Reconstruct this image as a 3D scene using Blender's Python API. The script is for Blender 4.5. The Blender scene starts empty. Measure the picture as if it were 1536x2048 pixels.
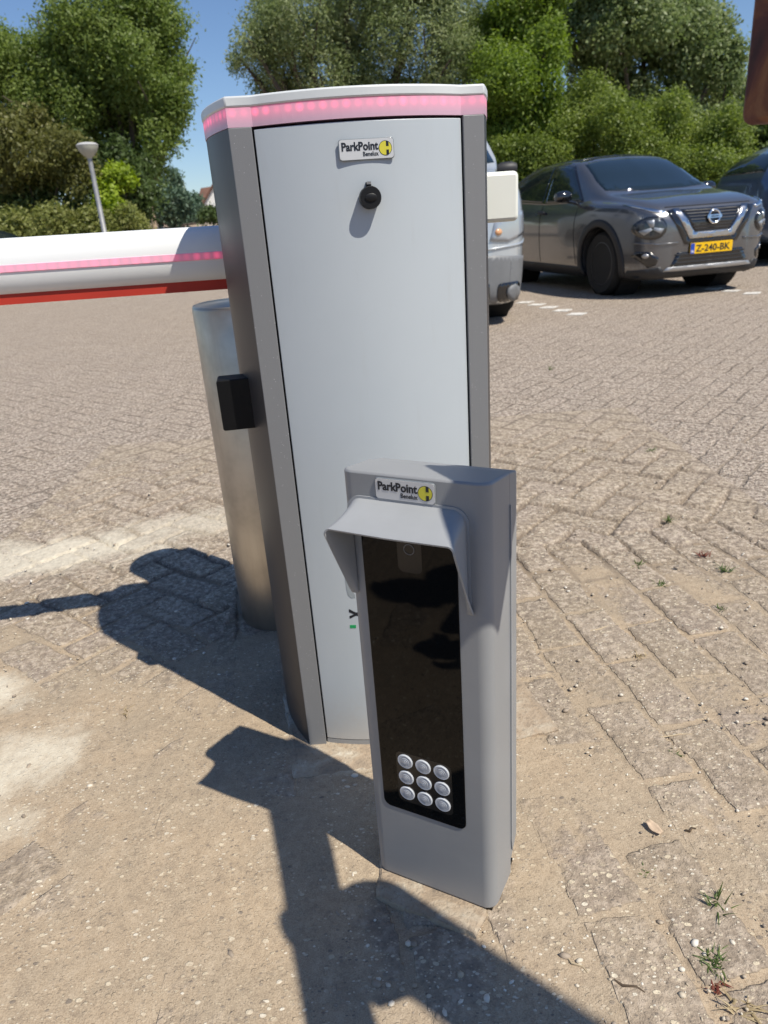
import bpy, bmesh, math, random
import numpy as np
from math import sin, cos, pi, radians, sqrt, atan2, tan
from mathutils import Vector, Matrix
from mathutils.bvhtree import BVHTree

random.seed(7)
SC = bpy.context.scene
COL = SC.collection

# ------------------------------------------------------------------ camera
F_PX, ROLL, PITCH, CAM_H = 1440.0, radians(4.23), radians(22.0), 0.92
R0 = Vector((1, 0, 0)); U0 = Vector((0, sin(PITCH), cos(PITCH))); FW = Vector((0, cos(PITCH), -sin(PITCH)))
CX = R0 * cos(ROLL) - U0 * sin(ROLL); CY = R0 * sin(ROLL) + U0 * cos(ROLL)
CAM = Vector((0, 0, CAM_H))
cam_d = bpy.data.cameras.new('camera'); cam = bpy.data.objects.new('camera', cam_d); COL.objects.link(cam)
m3 = Matrix((CX, CY, -FW)).transposed()
cam.matrix_world = Matrix.Translation(CAM) @ m3.to_4x4()
cam_d.sensor_fit = 'VERTICAL'; cam_d.sensor_height = 36.0; cam_d.lens = 36.0 * F_PX / 2048
cam_d.clip_start = 0.02; cam_d.clip_end = 2000
cam_d.dof.use_dof = True; cam_d.dof.focus_distance = 0.97; cam_d.dof.aperture_fstop = 9.5
SC.camera = cam

def ray(x, y): return (CX * ((x - 768) / F_PX) + CY * ((1024 - y) / F_PX) + FW)
def at(x, y, Y):            # point seen at (x, y) of the photo at the depth Y
    d = ray(x, y); return CAM + d * (Y / d.y)
def ground_at(x, y, z=0.0):
    d = ray(x, y); return CAM + d * ((z - CAM_H) / d.z)

# ------------------------------------------------------------------ light
SUN = Vector((0.7543, -0.6565, 0)) * cos(radians(55.7)) + Vector((0, 0, sin(radians(55.7))))
sd = bpy.data.lights.new('sun', 'SUN'); so = bpy.data.objects.new('sun', sd); COL.objects.link(so)
sd.energy = 5.0; sd.angle = radians(0.53); sd.color = (1.0, 0.94, 0.83)
so.rotation_euler = SUN.to_track_quat('Z', 'Y').to_euler(); so.location = SUN * 40
w = bpy.data.worlds.new('World'); SC.world = w; w.use_nodes = True
nt = w.node_tree; nt.nodes.clear()
sky = nt.nodes.new('ShaderNodeTexSky'); sky.sky_type = 'NISHITA'; sky.sun_disc = False
sky.sun_elevation = radians(55.7); sky.sun_rotation = atan2(0.7543, -0.6565)
sky.air_density = 1.0; sky.dust_density = 0.15; sky.ozone_density = 2.5
bg = nt.nodes.new('ShaderNodeBackground'); bg.inputs[1].default_value = 0.095
ow = nt.nodes.new('ShaderNodeOutputWorld')
tint = nt.nodes.new('ShaderNodeMix'); tint.data_type = 'RGBA'; tint.blend_type = 'MULTIPLY'; tint.inputs[0].default_value = 1.0; tint.inputs[7].default_value = (0.88, 0.97, 1.12, 1)
nt.links.new(sky.outputs[0], tint.inputs[6]); nt.links.new(tint.outputs[2], bg.inputs[0]); nt.links.new(bg.outputs[0], ow.inputs[0])
SC.view_settings.view_transform = 'Standard'; SC.view_settings.look = 'None'
SC.view_settings.exposure = 0.10; SC.view_settings.gamma = 1.0
SC.cycles.max_bounces = 6; SC.cycles.transparent_max_bounces = 8
SC.cycles.diffuse_bounces = 3; SC.cycles.glossy_bounces = 3; SC.cycles.transmission_bounces = 4
SC.cycles.caustics_reflective = False; SC.cycles.caustics_refractive = False
SC.cycles.use_denoising = True

# ------------------------------------------------------------------ node helpers
class N:
    def __init__(s, name):
        s.m = bpy.data.materials.new(name); s.m.use_nodes = True; s.t = s.m.node_tree
        s.b = s.t.nodes['Principled BSDF']; s.out = s.t.nodes['Material Output']
    def n(s, typ, **kw):
        x = s.t.nodes.new('ShaderNode' + typ)
        for k, v in kw.items(): setattr(x, k, v)
        return x
    def l(s, a, b): s.t.links.new(a, b)
    def put(s, sock, v):
        if isinstance(v, bpy.types.NodeSocket): s.l(v, sock)
        elif v is not None: sock.default_value = v
    def math(s, op, a, b=None, c=None, clamp=False):
        x = s.n('Math', operation=op, use_clamp=clamp)
        s.put(x.inputs[0], a); s.put(x.inputs[1], b); s.put(x.inputs[2], c)
        return x.outputs[0]
    def mix(s, f, a, b, blend='MIX'):
        x = s.n('Mix', data_type='RGBA', blend_type=blend)
        s.put(x.inputs[0], f); s.put(x.inputs[6], a if isinstance(a, bpy.types.NodeSocket) else (*a, 1)[:4])
        s.put(x.inputs[7], b if isinstance(b, bpy.types.NodeSocket) else (*b, 1)[:4])
        return x.outputs[2]
    def noise(s, vec, scale, detail=4, rough=0.55, dist=0.0):
        x = s.n('TexNoise'); s.put(x.inputs['Vector'], vec); x.inputs['Scale'].default_value = scale
        x.inputs['Detail'].default_value = detail; x.inputs['Roughness'].default_value = rough
        x.inputs['Distortion'].default_value = dist
        return x.outputs[0]
    def vor(s, vec, scale, feature='F1', out=0, rnd=1.0):
        x = s.n('TexVoronoi', feature=feature); s.put(x.inputs['Vector'], vec); x.inputs['Scale'].default_value = scale
        x.inputs['Randomness'].default_value = rnd
        return x.outputs[out]
    def ramp(s, f, stops):
        x = s.n('ValToRGB'); s.l(f, x.inputs[0]); e = x.color_ramp.elements
        while len(e) < len(stops): e.new(0.5)
        for i, (p, c) in enumerate(stops):
            e[i].position = p; e[i].color = (*c, 1) if len(c) == 3 else c
        return x.outputs[0]
    def step(s, f, a, b):
        x = s.n('MapRange', interpolation_type='SMOOTHSTEP'); s.put(x.inputs[0], f)
        s.put(x.inputs[1], a); s.put(x.inputs[2], b)
        return x.outputs[0]
    def bump(s, h, strength, dist, prev=None):
        x = s.n('Bump'); s.put(x.inputs['Height'], h); x.inputs['Strength'].default_value = strength
        x.inputs['Distance'].default_value = dist
        if prev is not None: s.l(prev, x.inputs['Normal'])
        return x.outputs[0]
    def pos(s): return s.n('NewGeometry').outputs['Position']
    def obj(s): return s.n('TexCoord').outputs['Object']

def mat(name, col, rough=0.5, metal=0.0, coat=0.0, var=0.0, vscale=8.0, bump=0.0, bscale=200.0, spec=0.5, emis=None, es=0.0):
    k = N(name); b = k.b
    b.inputs['Base Color'].default_value = (*col, 1); b.inputs['Roughness'].default_value = rough
    b.inputs['Metallic'].default_value = metal; b.inputs['Coat Weight'].default_value = coat
    b.inputs['Coat Roughness'].default_value = 0.04; b.inputs['Specular IOR Level'].default_value = spec
    if emis: b.inputs['Emission Color'].default_value = (*emis, 1); b.inputs['Emission Strength'].default_value = es
    if var:
        n = k.noise(k.obj(), vscale, 5, 0.6)
        c = k.mix(k.step(n, 0.3, 0.7), [x * (1 - var) for x in col], [min(1, x * (1 + var)) for x in col])
        k.l(c, b.inputs['Base Color'])
        r = k.math('MULTIPLY_ADD', n, 0.25 * min(1, rough * 2), rough - 0.12 * min(1, rough * 2)); k.l(r, b.inputs['Roughness'])
    if bump:
        k.l(k.bump(k.noise(k.obj(), bscale, 2), bump, 0.001), b.inputs['Normal'])
    return k.m

# ------------------------------------------------------------------ mesh helpers
def link(name, me, material=None, parent=None, smooth=False):
    o = bpy.data.objects.new(name, me); COL.objects.link(o)
    if material is not None:
        for mm in (material if isinstance(material, (list, tuple)) else [material]): me.materials.append(mm)
    if parent is not None: o.parent = parent
    if smooth: me.shade_smooth()
    return o
def bevel(o, w, seg=2, angle=35):
    b = o.modifiers.new('bevel', 'BEVEL'); b.width = w; b.segments = seg; b.limit_method = 'ANGLE'; b.angle_limit = radians(angle)
    return o
def autosmooth(o, ang=40):
    me = o.data; me.shade_smooth()
    try: me.set_sharp_from_angle(angle=radians(ang))
    except Exception: pass
    return o
def tag(o, label=None, cat=None, group=None, kind=None):
    if label: o['label'] = label
    if cat: o['category'] = cat
    if group: o['group'] = group
    if kind: o['kind'] = kind
    return o
def thing(name, label, cat, loc=(0, 0, 0), rz=0.0, group=None):
    o = bpy.data.objects.new(name, None); COL.objects.link(o); o.location = loc; o.rotation_euler = (0, 0, rz)
    o.empty_display_size = 0.1
    return tag(o, label, cat, group)

class MB:
    def __init__(s): s.v = []; s.f = []; s.mi = []; s.cur = 0
    def add(s, vs, fs):
        b = len(s.v); s.v += [tuple(p) for p in vs]; s.f += [tuple(b + i for i in f) for f in fs]; s.mi += [s.cur] * len(fs)
    def box(s, a, b, M=None):
        (x0, y0, z0), (x1, y1, z1) = a, b
        vs = [Vector(p) for p in ((x0, y0, z0), (x1, y0, z0), (x1, y1, z0), (x0, y1, z0), (x0, y0, z1), (x1, y0, z1), (x1, y1, z1), (x0, y1, z1))]
        if M is not None: vs = [M @ p for p in vs]
        s.add(vs, [(0, 3, 2, 1), (4, 5, 6, 7), (0, 1, 5, 4), (1, 2, 6, 5), (2, 3, 7, 6), (3, 0, 4, 7)])
    def prism(s, poly, z0, z1, M=None):       # closed polygon in xy (ccw) extruded in z
        n = len(poly); vs = [Vector((p[0], p[1], z0)) for p in poly] + [Vector((p[0], p[1], z1)) for p in poly]
        if M is not None: vs = [M @ p for p in vs]
        s.add(vs, [tuple(range(n))[::-1], tuple(range(n, 2 * n))] + [(i, (i + 1) % n, n + (i + 1) % n, n + i) for i in range(n)])
    def tube(s, pts, rad, n=10, cap=True):
        pts = [Vector(p) for p in pts]; rad = rad if isinstance(rad, (list, tuple)) else [rad] * len(pts)
        rings = []
        up = Vector((0.13, 0.37, 0.92)).normalized()
        for i, p in enumerate(pts):
            t = (pts[min(i + 1, len(pts) - 1)] - pts[max(i - 1, 0)]).normalized()
            a = t.cross(up)
            if a.length < 1e-3: a = t.cross(Vector((1, 0, 0)))
            a.normalize(); b = t.cross(a)
            rings.append([p + (a * cos(2 * pi * k / n) + b * sin(2 * pi * k / n)) * rad[i] for k in range(n)])
        vs = [q for r in rings for q in r]; fs = []
        for i in range(len(pts) - 1):
            for k in range(n): fs.append((i * n + k, i * n + (k + 1) % n, (i + 1) * n + (k + 1) % n, (i + 1) * n + k))
        if cap: fs += [tuple(range(n))[::-1], tuple(range((len(pts) - 1) * n, len(pts) * n))]
        s.add(vs, fs)
    def lathe(s, prof, n=32, M=None):          # (r, z) profile about z, closed with caps when r = 0
        vs = []; fs = []
        for r, z in prof:
            for k in range(n): vs.append(Vector((r * cos(2 * pi * k / n), r * sin(2 * pi * k / n), z)))
        if M is not None: vs = [M @ p for p in vs]
        for i in range(len(prof) - 1):
            for k in range(n): fs.append((i * n + k, i * n + (k + 1) % n, (i + 1) * n + (k + 1) % n, (i + 1) * n + k))
        fs.append(tuple(range(n))[::-1]); fs.append(tuple(range((len(prof) - 1) * n, len(prof) * n)))
        s.add(vs, fs)
    def grid(s, P, closed_u=False):            # rows of points
        nr = len(P); nc = len(P[0]); vs = [p for r in P for p in r]; fs = []
        for i in range(nr - 1):
            for k in range(nc if closed_u else nc - 1):
                fs.append((i * nc + k, i * nc + (k + 1) % nc, (i + 1) * nc + (k + 1) % nc, (i + 1) * nc + k))
        s.add(vs, fs)
    def mesh(s, name):
        me = bpy.data.meshes.new(name); me.from_pydata(s.v, [], s.f)
        if any(s.mi): me.polygons.foreach_set('material_index', s.mi)
        bm = bmesh.new(); bm.from_mesh(me); bmesh.ops.remove_doubles(bm, verts=bm.verts, dist=1e-6)
        bmesh.ops.recalc_face_normals(bm, faces=bm.faces); bm.to_mesh(me); bm.free()
        return me
    def build(s, name, material, parent=None, smooth=None, bev=0.0):
        o = link(name, s.mesh(name), material, parent)
        if smooth: autosmooth(o, smooth)
        if bev: bevel(o, bev)
        return o

def rrect(x0, y0, x1, y1, r, n=5):
    out = []
    for cx, cy, a0 in ((x1 - r, y1 - r, 0), (x0 + r, y1 - r, pi / 2), (x0 + r, y0 + r, pi), (x1 - r, y0 + r, 1.5 * pi)):
        for k in range(n + 1):
            a = a0 + pi / 2 * k / n; out.append((cx + r * cos(a), cy + r * sin(a)))
    return out
def circ(cx, cy, rx, ry=None, n=24): 
    ry = ry or rx
    return [(cx + rx * cos(2 * pi * k / n), cy + ry * sin(2 * pi * k / n)) for k in range(n)]

def text_mesh(body, size, depth=0.0003, align='LEFT', squash=1.0, bold=0.0):
    cu = bpy.data.curves.new('lettering', 'FONT'); cu.body = body; cu.size = size; cu.extrude = depth; cu.align_x = align
    cu.offset = bold; cu.resolution_u = 3
    o = bpy.data.objects.new('lettering', cu); COL.objects.link(o)
    dg = bpy.context.evaluated_depsgraph_get(); me = bpy.data.meshes.new_from_object(o.evaluated_get(dg))
    bpy.data.objects.remove(o); me.transform(Matrix.Diagonal((squash, 1, 1, 1)))
    return me

# ------------------------------------------------------------------ materials
M = {}
def panel_paint():
    k = N('panel_paint'); p = k.obj(); sx = k.n('SeparateXYZ'); k.l(p, sx.inputs[0]); z = sx.outputs[2]
    n = k.noise(p, 3, 5, 0.6); n2 = k.noise(p, 34, 5, 0.7, 1.5); mp = k.n('Mapping'); k.l(p, mp.inputs[0]); mp.inputs['Scale'].default_value = (1, 1, 0.12); st = k.noise(mp.outputs[0], 55, 4, 0.6)
    c = k.mix(k.step(n, 0.3, 0.7), (0.435, 0.475, 0.505), (0.46, 0.50, 0.53))
    c = k.mix(k.math('MULTIPLY', k.step(n2, 0.62, 0.74), 0.10), c, (0.33, 0.34, 0.34))
    c = k.mix(k.math('MULTIPLY', k.step(st, 0.56, 0.74), 0.10), c, (0.36, 0.36, 0.35))
    foot = k.math('MULTIPLY', k.step(k.math('ADD', z, k.math('MULTIPLY', k.math('SUBTRACT', n2, 0.5), 0.10)), 0.16, 0.0), 0.38)
    c = k.mix(foot, c, (0.42, 0.34, 0.25)); k.l(c, k.b.inputs['Base Color'])
    k.l(k.math('MULTIPLY_ADD', n2, 0.28, 0.24), k.b.inputs['Roughness']); k.l(k.bump(k.noise(p, 900, 2), 0.04, 0.001), k.b.inputs['Normal']); return k.m
M['panel'] = panel_paint()
M['lid'] = mat('lid_paint', (0.60, 0.62, 0.62), 0.4, var=0.03)
def speck():
    k = N('speckled_grey_paint'); p = k.obj()
    v = k.vor(p, 260, out=0); f = k.step(v, 0.16, 0.06)
    sel = k.step(k.noise(p, 90, 1), 0.56, 0.62)
    c = k.mix(k.math('MULTIPLY', f, sel), (0.19, 0.192, 0.197), (0.55, 0.55, 0.55))
    k.l(c, k.b.inputs['Base Color']); k.b.inputs['Roughness'].default_value = 0.5
    k.l(k.bump(k.noise(p, 700, 2), 0.25, 0.0008), k.b.inputs['Normal']); return k.m
M['post'] = speck()
M['side'] = mat('dark_satin_side', (0.055, 0.053, 0.055), 0.42, metal=0.2, spec=0.35, var=0.06, vscale=2, bump=0.03, bscale=300)
M['gap'] = mat('black_gap', (0.01, 0.01, 0.01), 0.7)
M['black_plastic'] = mat('black_plastic', (0.009, 0.009, 0.010), 0.45, spec=0.3, var=0.1, vscale=20, bump=0.05, bscale=500)
M['reader'] = mat('grey_plastic', (0.275, 0.28, 0.285), 0.42, var=0.035, vscale=10, bump=0.06, bscale=1200)
M['hood'] = mat('hood_plastic', (0.33, 0.34, 0.35), 0.40, var=0.03, vscale=14, bump=0.10, bscale=900)
M['glass_black'] = mat('black_glass', (0.003, 0.003, 0.003), 0.03, spec=0.20)
M['lens'] = None
M['white'] = mat('white_boom_paint', (0.80, 0.81, 0.80), 0.33, var=0.015, vscale=2)
M['offwhite'] = mat('offwhite_cover', (0.74, 0.75, 0.68), 0.45, var=0.02)
M['red'] = mat('red_rubber', (0.42, 0.028, 0.012), 0.6, var=0.1, vscale=5)
M['badge'] = mat('badge_silver', (0.62, 0.62, 0.62), 0.35, metal=0.2)
M['badge_edge'] = mat('badge_dome_edge', (0.22, 0.24, 0.25), 0.15, coat=1)
M['ink'] = mat('ink_black', (0.012, 0.014, 0.02), 0.4)
M['yellow'] = mat('badge_yellow', (0.62, 0.56, 0.05), 0.4)
M['ink_grey'] = mat('sticker_grey', (0.26, 0.29, 0.31), 0.5)
M['ink_green'] = mat('sticker_green', (0.01, 0.32, 0.10), 0.5)
def footing_mat():
    k = N('sandy_concrete'); p = k.pos(); n = k.noise(p, 16, 5, 0.65, 0.4); n2 = k.noise(p, 160, 3, 0.6)
    c = k.ramp(n, [(0.30, (0.25, 0.20, 0.15)), (0.48, (0.37, 0.285, 0.20)), (0.60, (0.43, 0.36, 0.27)), (0.70, (0.60, 0.55, 0.45))])
    c = k.mix(k.math('MULTIPLY', k.step(n2, 0.45, 0.3), 0.5), c, (0.16, 0.13, 0.10)); k.l(c, k.b.inputs['Base Color']); k.b.inputs['Roughness'].default_value = 0.92
    k.l(k.bump(k.math('ADD', n2, k.math('MULTIPLY', n, 2.0)), 0.8, 0.004), k.b.inputs['Normal']); return k.m
M['concrete'] = footing_mat()
def rough_slab(poly, top, jit, seed, step=0.012):
    rng = random.Random(seed); out = []
    for i, a in enumerate(poly):
        b = poly[(i + 1) % len(poly)]; L = math.dist(a, b); n = max(1, int(L / step))
        for q in range(n): t = q / n; out.append((a[0] + (b[0] - a[0]) * t + rng.gauss(0, jit), a[1] + (b[1] - a[1]) * t + rng.gauss(0, jit)))
    m = MB(); c = (sum(p[0] for p in out) / len(out), sum(p[1] for p in out) / len(out)); inn = [(p[0] + (c[0] - p[0]) * .05, p[1] + (c[1] - p[1]) * .05) for p in out]
    n = len(out); m.add([(x, y, -.02) for x, y in out] + [(x, y, top - .0035 + rng.gauss(0, .0006)) for x, y in out] + [(x, y, top + rng.gauss(0, .0005)) for x, y in inn], [(i, (i + 1) % n, n + (i + 1) % n, n + i) for i in range(n)] + [(n + i, n + (i + 1) % n, 2 * n + (i + 1) % n, 2 * n + i) for i in range(n)] + [tuple(range(2 * n, 3 * n)), tuple(range(n))[::-1]])
    return m

def led_mat(name, pitch, glow, base, dot):
    k = N(name); uv = k.n('UVMap').outputs[0]; sx = k.n('SeparateXYZ'); k.l(uv, sx.inputs[0])
    u, v = sx.outputs[0], sx.outputs[1]
    fu = k.math('SUBTRACT', k.math('FRACT', k.math('DIVIDE', u, pitch)), 0.5)
    du = k.math('MULTIPLY', fu, pitch); dv = v
    r = k.math('SQRT', k.math('ADD', k.math('MULTIPLY', du, du), k.math('MULTIPLY', dv, dv)))
    d = k.math('POWER', k.step(r, dot, 0.0), 1.3)
    idn = k.n('TexWhiteNoise', noise_dimensions='1D'); k.l(k.math('FLOOR', k.math('DIVIDE', u, pitch)), idn.inputs['W'])
    amt = k.math('MULTIPLY', d, k.math('MULTIPLY_ADD', k.math('POWER', idn.outputs[0], 2.0), 1.1, 0.30))
    halo = k.step(k.math('ABSOLUTE', dv), 0.016, 0.0)
    e = k.math('MULTIPLY_ADD', amt, glow, k.math('MULTIPLY', halo, glow * 0.34))
    k.b.inputs['Base Color'].default_value = (*base, 1); k.b.inputs['Roughness'].default_value = 0.35
    k.b.inputs['Subsurface Weight'].default_value = 0.0
    k.b.inputs['Emission Color'].default_value = (1.0, 0.05, 0.16, 1); k.l(e, k.b.inputs['Emission Strength'])
    return k.m
M['led'] = led_mat('milky_light_strip', 0.0157, 0.72, (0.58, 0.37, 0.46), 0.0084)
M['boom_led'] = led_mat('pink_boom_strip', 0.0175, 0.48, (0.70, 0.42, 0.53), 0.0105)

def steel():
    k = N('brushed_stainless'); p = k.obj(); mp = k.n('Mapping'); k.l(p, mp.inputs[0]); mp.inputs['Scale'].default_value = (1, 1, 0.06)
    n1 = k.noise(mp.outputs[0], 60, 5, 0.6); mp2 = k.n('Mapping'); k.l(p, mp2.inputs[0]); mp2.inputs['Scale'].default_value = (1, 1, 5)
    n2 = k.noise(mp2.outputs[0], 70, 3); n3 = k.noise(p, 6, 4, 0.65)
    c = k.mix(k.step(n3, 0.35, 0.75), (0.52, 0.485, 0.44), (0.37, 0.34, 0.30)); c = k.mix(k.math('MULTIPLY', k.step(n1, 0.5, 0.75), 0.5), c, (0.40, 0.36, 0.32))
    k.l(c, k.b.inputs['Base Color']); k.b.inputs['Metallic'].default_value = 1.0
    k.l(k.math('MULTIPLY_ADD', n3, 0.22, 0.27), k.b.inputs['Roughness'])
    k.b.inputs['Anisotropic'].default_value = 0.5
    k.l(k.bump(n2, 0.05, 0.001), k.b.inputs['Normal']); return k.m
M['steel'] = steel()
def rust():
    k = N('rusty_steel'); p = k.obj(); n = k.noise(p, 16, 6, 0.65, 0.8); n2 = k.noise(p, 60, 4)
    c = k.ramp(n, [(0.3, (0.045, 0.018, 0.016)), (0.5, (0.10, 0.032, 0.022)), (0.62, (0.20, 0.075, 0.03)), (0.75, (0.30, 0.15, 0.06))])
    k.l(c, k.b.inputs['Base Color']); k.b.inputs['Roughness'].default_value = 0.8
    k.l(k.bump(n2, 0.5, 0.003), k.b.inputs['Normal']); return k.m
M['rust'] = rust()

# ------------------------------------------------------------------ ground
# ------------------------------------------------------------------ real relief close to the camera: pavers half buried in sand
def vnoise(x, y, f, seed):
    r = np.random.default_rng(seed).random((256, 256)); X = x * f + 1000; Y = y * f + 1000
    i = np.floor(X).astype(int); j = np.floor(Y).astype(int); u = X - i; v = Y - j; u = u * u * (3 - 2 * u); v = v * v * (3 - 2 * v)
    g = lambda a, b: r[a % 256, b % 256]
    return (g(i, j) * (1 - u) + g(i + 1, j) * u) * (1 - v) + (g(i, j + 1) * (1 - u) + g(i + 1, j + 1) * u) * v
def fbm(x, y, f, seed, o=4, g=0.55):
    s = 0; a = 1; t = 0
    for k in range(o): s = s + a * (vnoise(x, y, f * 2.03 ** k, seed + k) - .5); t += a; a *= g
    return s / t * 2
def sstep(a, b, x): t = np.clip((x - a) / (b - a), 0, 1); return t * t * (3 - 2 * t)
def paving():
    xs = np.arange(-1.30, 1.20, 0.0055); ys = np.concatenate([np.arange(0.30, 1.7, 0.0055), np.arange(1.7, 3.4, 0.010)])
    X, Y = np.meshgrid(xs, ys); wx = X + 0.016 * fbm(X, Y, 4, 11, 2); wy = Y + 0.016 * fbm(X, Y, 4, 21, 2)
    def local(ang): c, s = cos(radians(ang)), sin(radians(ang)); return wx * c + wy * s, -wx * s + wy * c
    # straight courses
    a, b = local(100); b = b / 0.112; row = np.floor(b); fb = b - row; a = a / 0.222 + row * 0.5 + 0.13 * np.sin(row * 7.1); col = np.floor(a); fa = a - col
    e1 = np.minimum(np.minimum(fb, 1 - fb) * 0.112, np.minimum(fa, 1 - fa) * 0.222); id1 = row * 57 + col * 13; tx1, ty1 = (fa - .5), (fb - .5)
    # herringbone
    p, q = local(50); p, q = p / 0.108, q / 0.108; i, j = np.floor(p), np.floor(q); fx, fy = p - i, q - j; k = np.mod(i - j, 4)
    e2 = np.minimum(np.minimum(np.where(k == 1, 9, fx), np.where(k == 0, 9, 1 - fx)), np.minimum(np.where(k == 2, 9, fy), np.where(k == 3, 9, 1 - fy))) * 0.108
    id2 = (i - (k == 1)) * 91 + (j - (k == 2)) * 37 + 5000; tx2, ty2 = fx - .5, fy - .5
    zone = ((Y - 0.15 * X) < 1.85) & (X > -0.42)
    e = np.where(zone, e1, e2); sid = np.where(zone, id1, id2).astype(np.int64); tx = np.where(zone, tx1, tx2); ty = np.where(zone, ty1, ty2)
    R = np.random.default_rng(9).random((4, 4096)); h = lambda n: R[n][np.mod(sid * 2654435761 % 1000003, 4096)]
    ec = e + 0.006 * fbm(X, Y, 28, 31, 3) - 0.003
    stone = 0.0046 * (h(0) - .5) * 2.0 + tx * (h(1) - .5) * 0.006 + ty * (h(2) - .5) * 0.006 + 0.0010 * fbm(X, Y, 30, 41, 4, .7) - 0.012 * (1 - sstep(-0.001, 0.005, ec)) - 0.0035 * sstep(.1, .6, fbm(X, Y, 22, 51, 3)) * (1 - sstep(.004, .02, ec))
    dn = np.hypot(X + 0.45, Y - 0.75); dc = np.hypot(X - .12, (Y - .98) * 1.1)
    level = -0.0054 - 0.0110 * sstep(1.55, 2.15, Y) + 0.0058 * (1 - sstep(.15, 1.15, dn)) + 0.0022 * (1 - sstep(.10, .45, dc)) + 0.0018 * (1 - sstep(1.2, 2.2, Y)) + 0.0012 * sstep(.2, -.3, X - .3)
    sand = level + 0.0042 * fbm(X, Y, 2.4, 61, 4) + 0.0036 * fbm(X, Y, 8, 71, 4) + 0.0006 * fbm(X, Y, 60, 81, 3)
    for (cx, cy, r_, a_) in ((.35, 1.72, .20, .006), (.60, 1.74, .10, .003), (.25, .78, .12, .003), (.30, .93, .07, .003), (-.05, 1.0, .16, .003), (.47, .85, .10, .003), (.03, .745, .10, -.0085), (-.17, 1.02, .07, -.004), (-.09, 1.02, .05, -.004), (.29, 1.1, .06, -.004)): sand += a_ * np.exp(-((X - cx) ** 2 + (Y - cy) ** 2) / r_ ** 2)
    d = sand - stone; m = sstep(-0.0012, 0.0014, d); Z = np.maximum(stone, sand - 0.0003) * 1.0
    Z = np.where(d > 0, sand, np.maximum(stone, sand)); fade = np.minimum.reduce([sstep(-1.30, -1.2, X), sstep(1.195, 1.1, X), sstep(3.39, 2.7, Y), np.ones_like(X)])
    Z = 0.0030 + Z * fade; Z = np.maximum(Z, -0.0105)
    # pale edge dust and shaded crevices come from the relief itself
    ny, nx = X.shape; v = np.stack([X, Y, Z], -1).reshape(-1, 3).astype(np.float32); idx = np.arange(nx * ny).reshape(ny, nx)
    f = np.stack([idx[:-1, :-1], idx[:-1, 1:], idx[1:, 1:], idx[1:, :-1]], -1).reshape(-1, 4).astype(np.int32); n = len(f)
    me = bpy.data.meshes.new('paving'); me.vertices.add(len(v)); me.vertices.foreach_set('co', v.ravel()); me.loops.add(n * 4); me.loops.foreach_set('vertex_index', f.ravel())
    me.polygons.add(n); me.polygons.foreach_set('loop_start', np.arange(0, n * 4, 4, dtype=np.int32)); me.polygons.foreach_set('loop_total', np.full(n, 4, np.int32)); me.update(); me.shade_smooth()
    for nm, arr in (('sand', d * 200.0), ('joint', (1 - sstep(.001, .007, ec)) * sstep(1.45, 1.95, Y + .12 * fbm(X, Y, 3, 91, 2))), ('far', sstep(1.2, 2.0, Y)), ('stone_tone', h(3)), ('stone_warm', h(1))):
        at_ = me.attributes.new(nm, 'FLOAT', 'POINT'); at_.data.foreach_set('value', arr.reshape(-1).astype(np.float32))
    k = N('close_paving'); P = k.pos()
    A = lambda nm: [setattr(x, 'attribute_name', nm) or x.outputs['Fac'] for x in [k.n('Attribute')]][0]
    fine = k.noise(P, 55, 4, 0.65); mid = k.noise(P, 6, 5, 0.62); grain = k.noise(P, 520, 2, 0.6); grain2 = k.noise(P, 190, 3, 0.65)
    sm = k.step(k.math('ADD', A('sand'), k.math('MULTIPLY', k.math('SUBTRACT', fine, 0.5), 0.9)), -0.28, 0.22)
    def chips(scale, share, rmax):
        vx = k.n('TexVoronoi', feature='F1', distance='EUCLIDEAN'); mp = k.n('Mapping'); k.l(P, mp.inputs[0]); mp.inputs['Rotation'].default_value = (0, 0, scale); mp.inputs['Scale'].default_value = (1, 1.5, 1)
        dv = k.n('TexNoise'); k.l(P, dv.inputs['Vector']); dv.inputs['Scale'].default_value = scale * 0.9; ad = k.n('VectorMath', operation='MULTIPLY_ADD'); k.l(dv.outputs[1], ad.inputs[0]); ad.inputs[1].default_value = (0.5 / scale,) * 3; k.l(mp.outputs[0], ad.inputs[2])
        k.l(ad.outputs[0], vx.inputs['Vector']); vx.inputs['Scale'].default_value = scale; cs = k.n('SeparateColor'); k.l(vx.outputs['Color'], cs.inputs[0])
        lim = k.math('MULTIPLY_ADD', cs.outputs[1], rmax, 0.10)
        inside = k.step(vx.outputs['Distance'], lim, k.math('MULTIPLY', lim, 0.75))
        return k.math('MULTIPLY', inside, k.step(cs.outputs[0], 1 - share, 1 - share + 0.03)), cs.outputs[2], inside
    c1, t1, in1 = chips(75, 0.42, 0.34); c2, t2, in2 = chips(150, 0.55, 0.40)
    st = k.ramp(A('stone_tone'), [(0.0, (0.265, 0.212, 0.162)), (0.4, (0.33, 0.262, 0.198)), (0.7, (0.315, 0.25, 0.20)), (1.0, (0.385, 0.31, 0.235))])
    st = k.mix(k.math('MULTIPLY', k.step(grain2, 0.35, 0.7), 0.55), st, (0.38, 0.32, 0.25))
    st = k.mix(k.math('MULTIPLY', k.step(grain2, 0.45, 0.25), 0.6), st, (0.12, 0.10, 0.085))
    st = k.mix(k.math('MULTIPLY', k.step(mid, 0.36, 0.62), 0.62), st, (0.345, 0.275, 0.195))
    spk = k.noise(P, 62, 3, 0.75); far = A('far'); sa = k.math('MULTIPLY_ADD', far, 0.30, 0.36)
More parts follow.
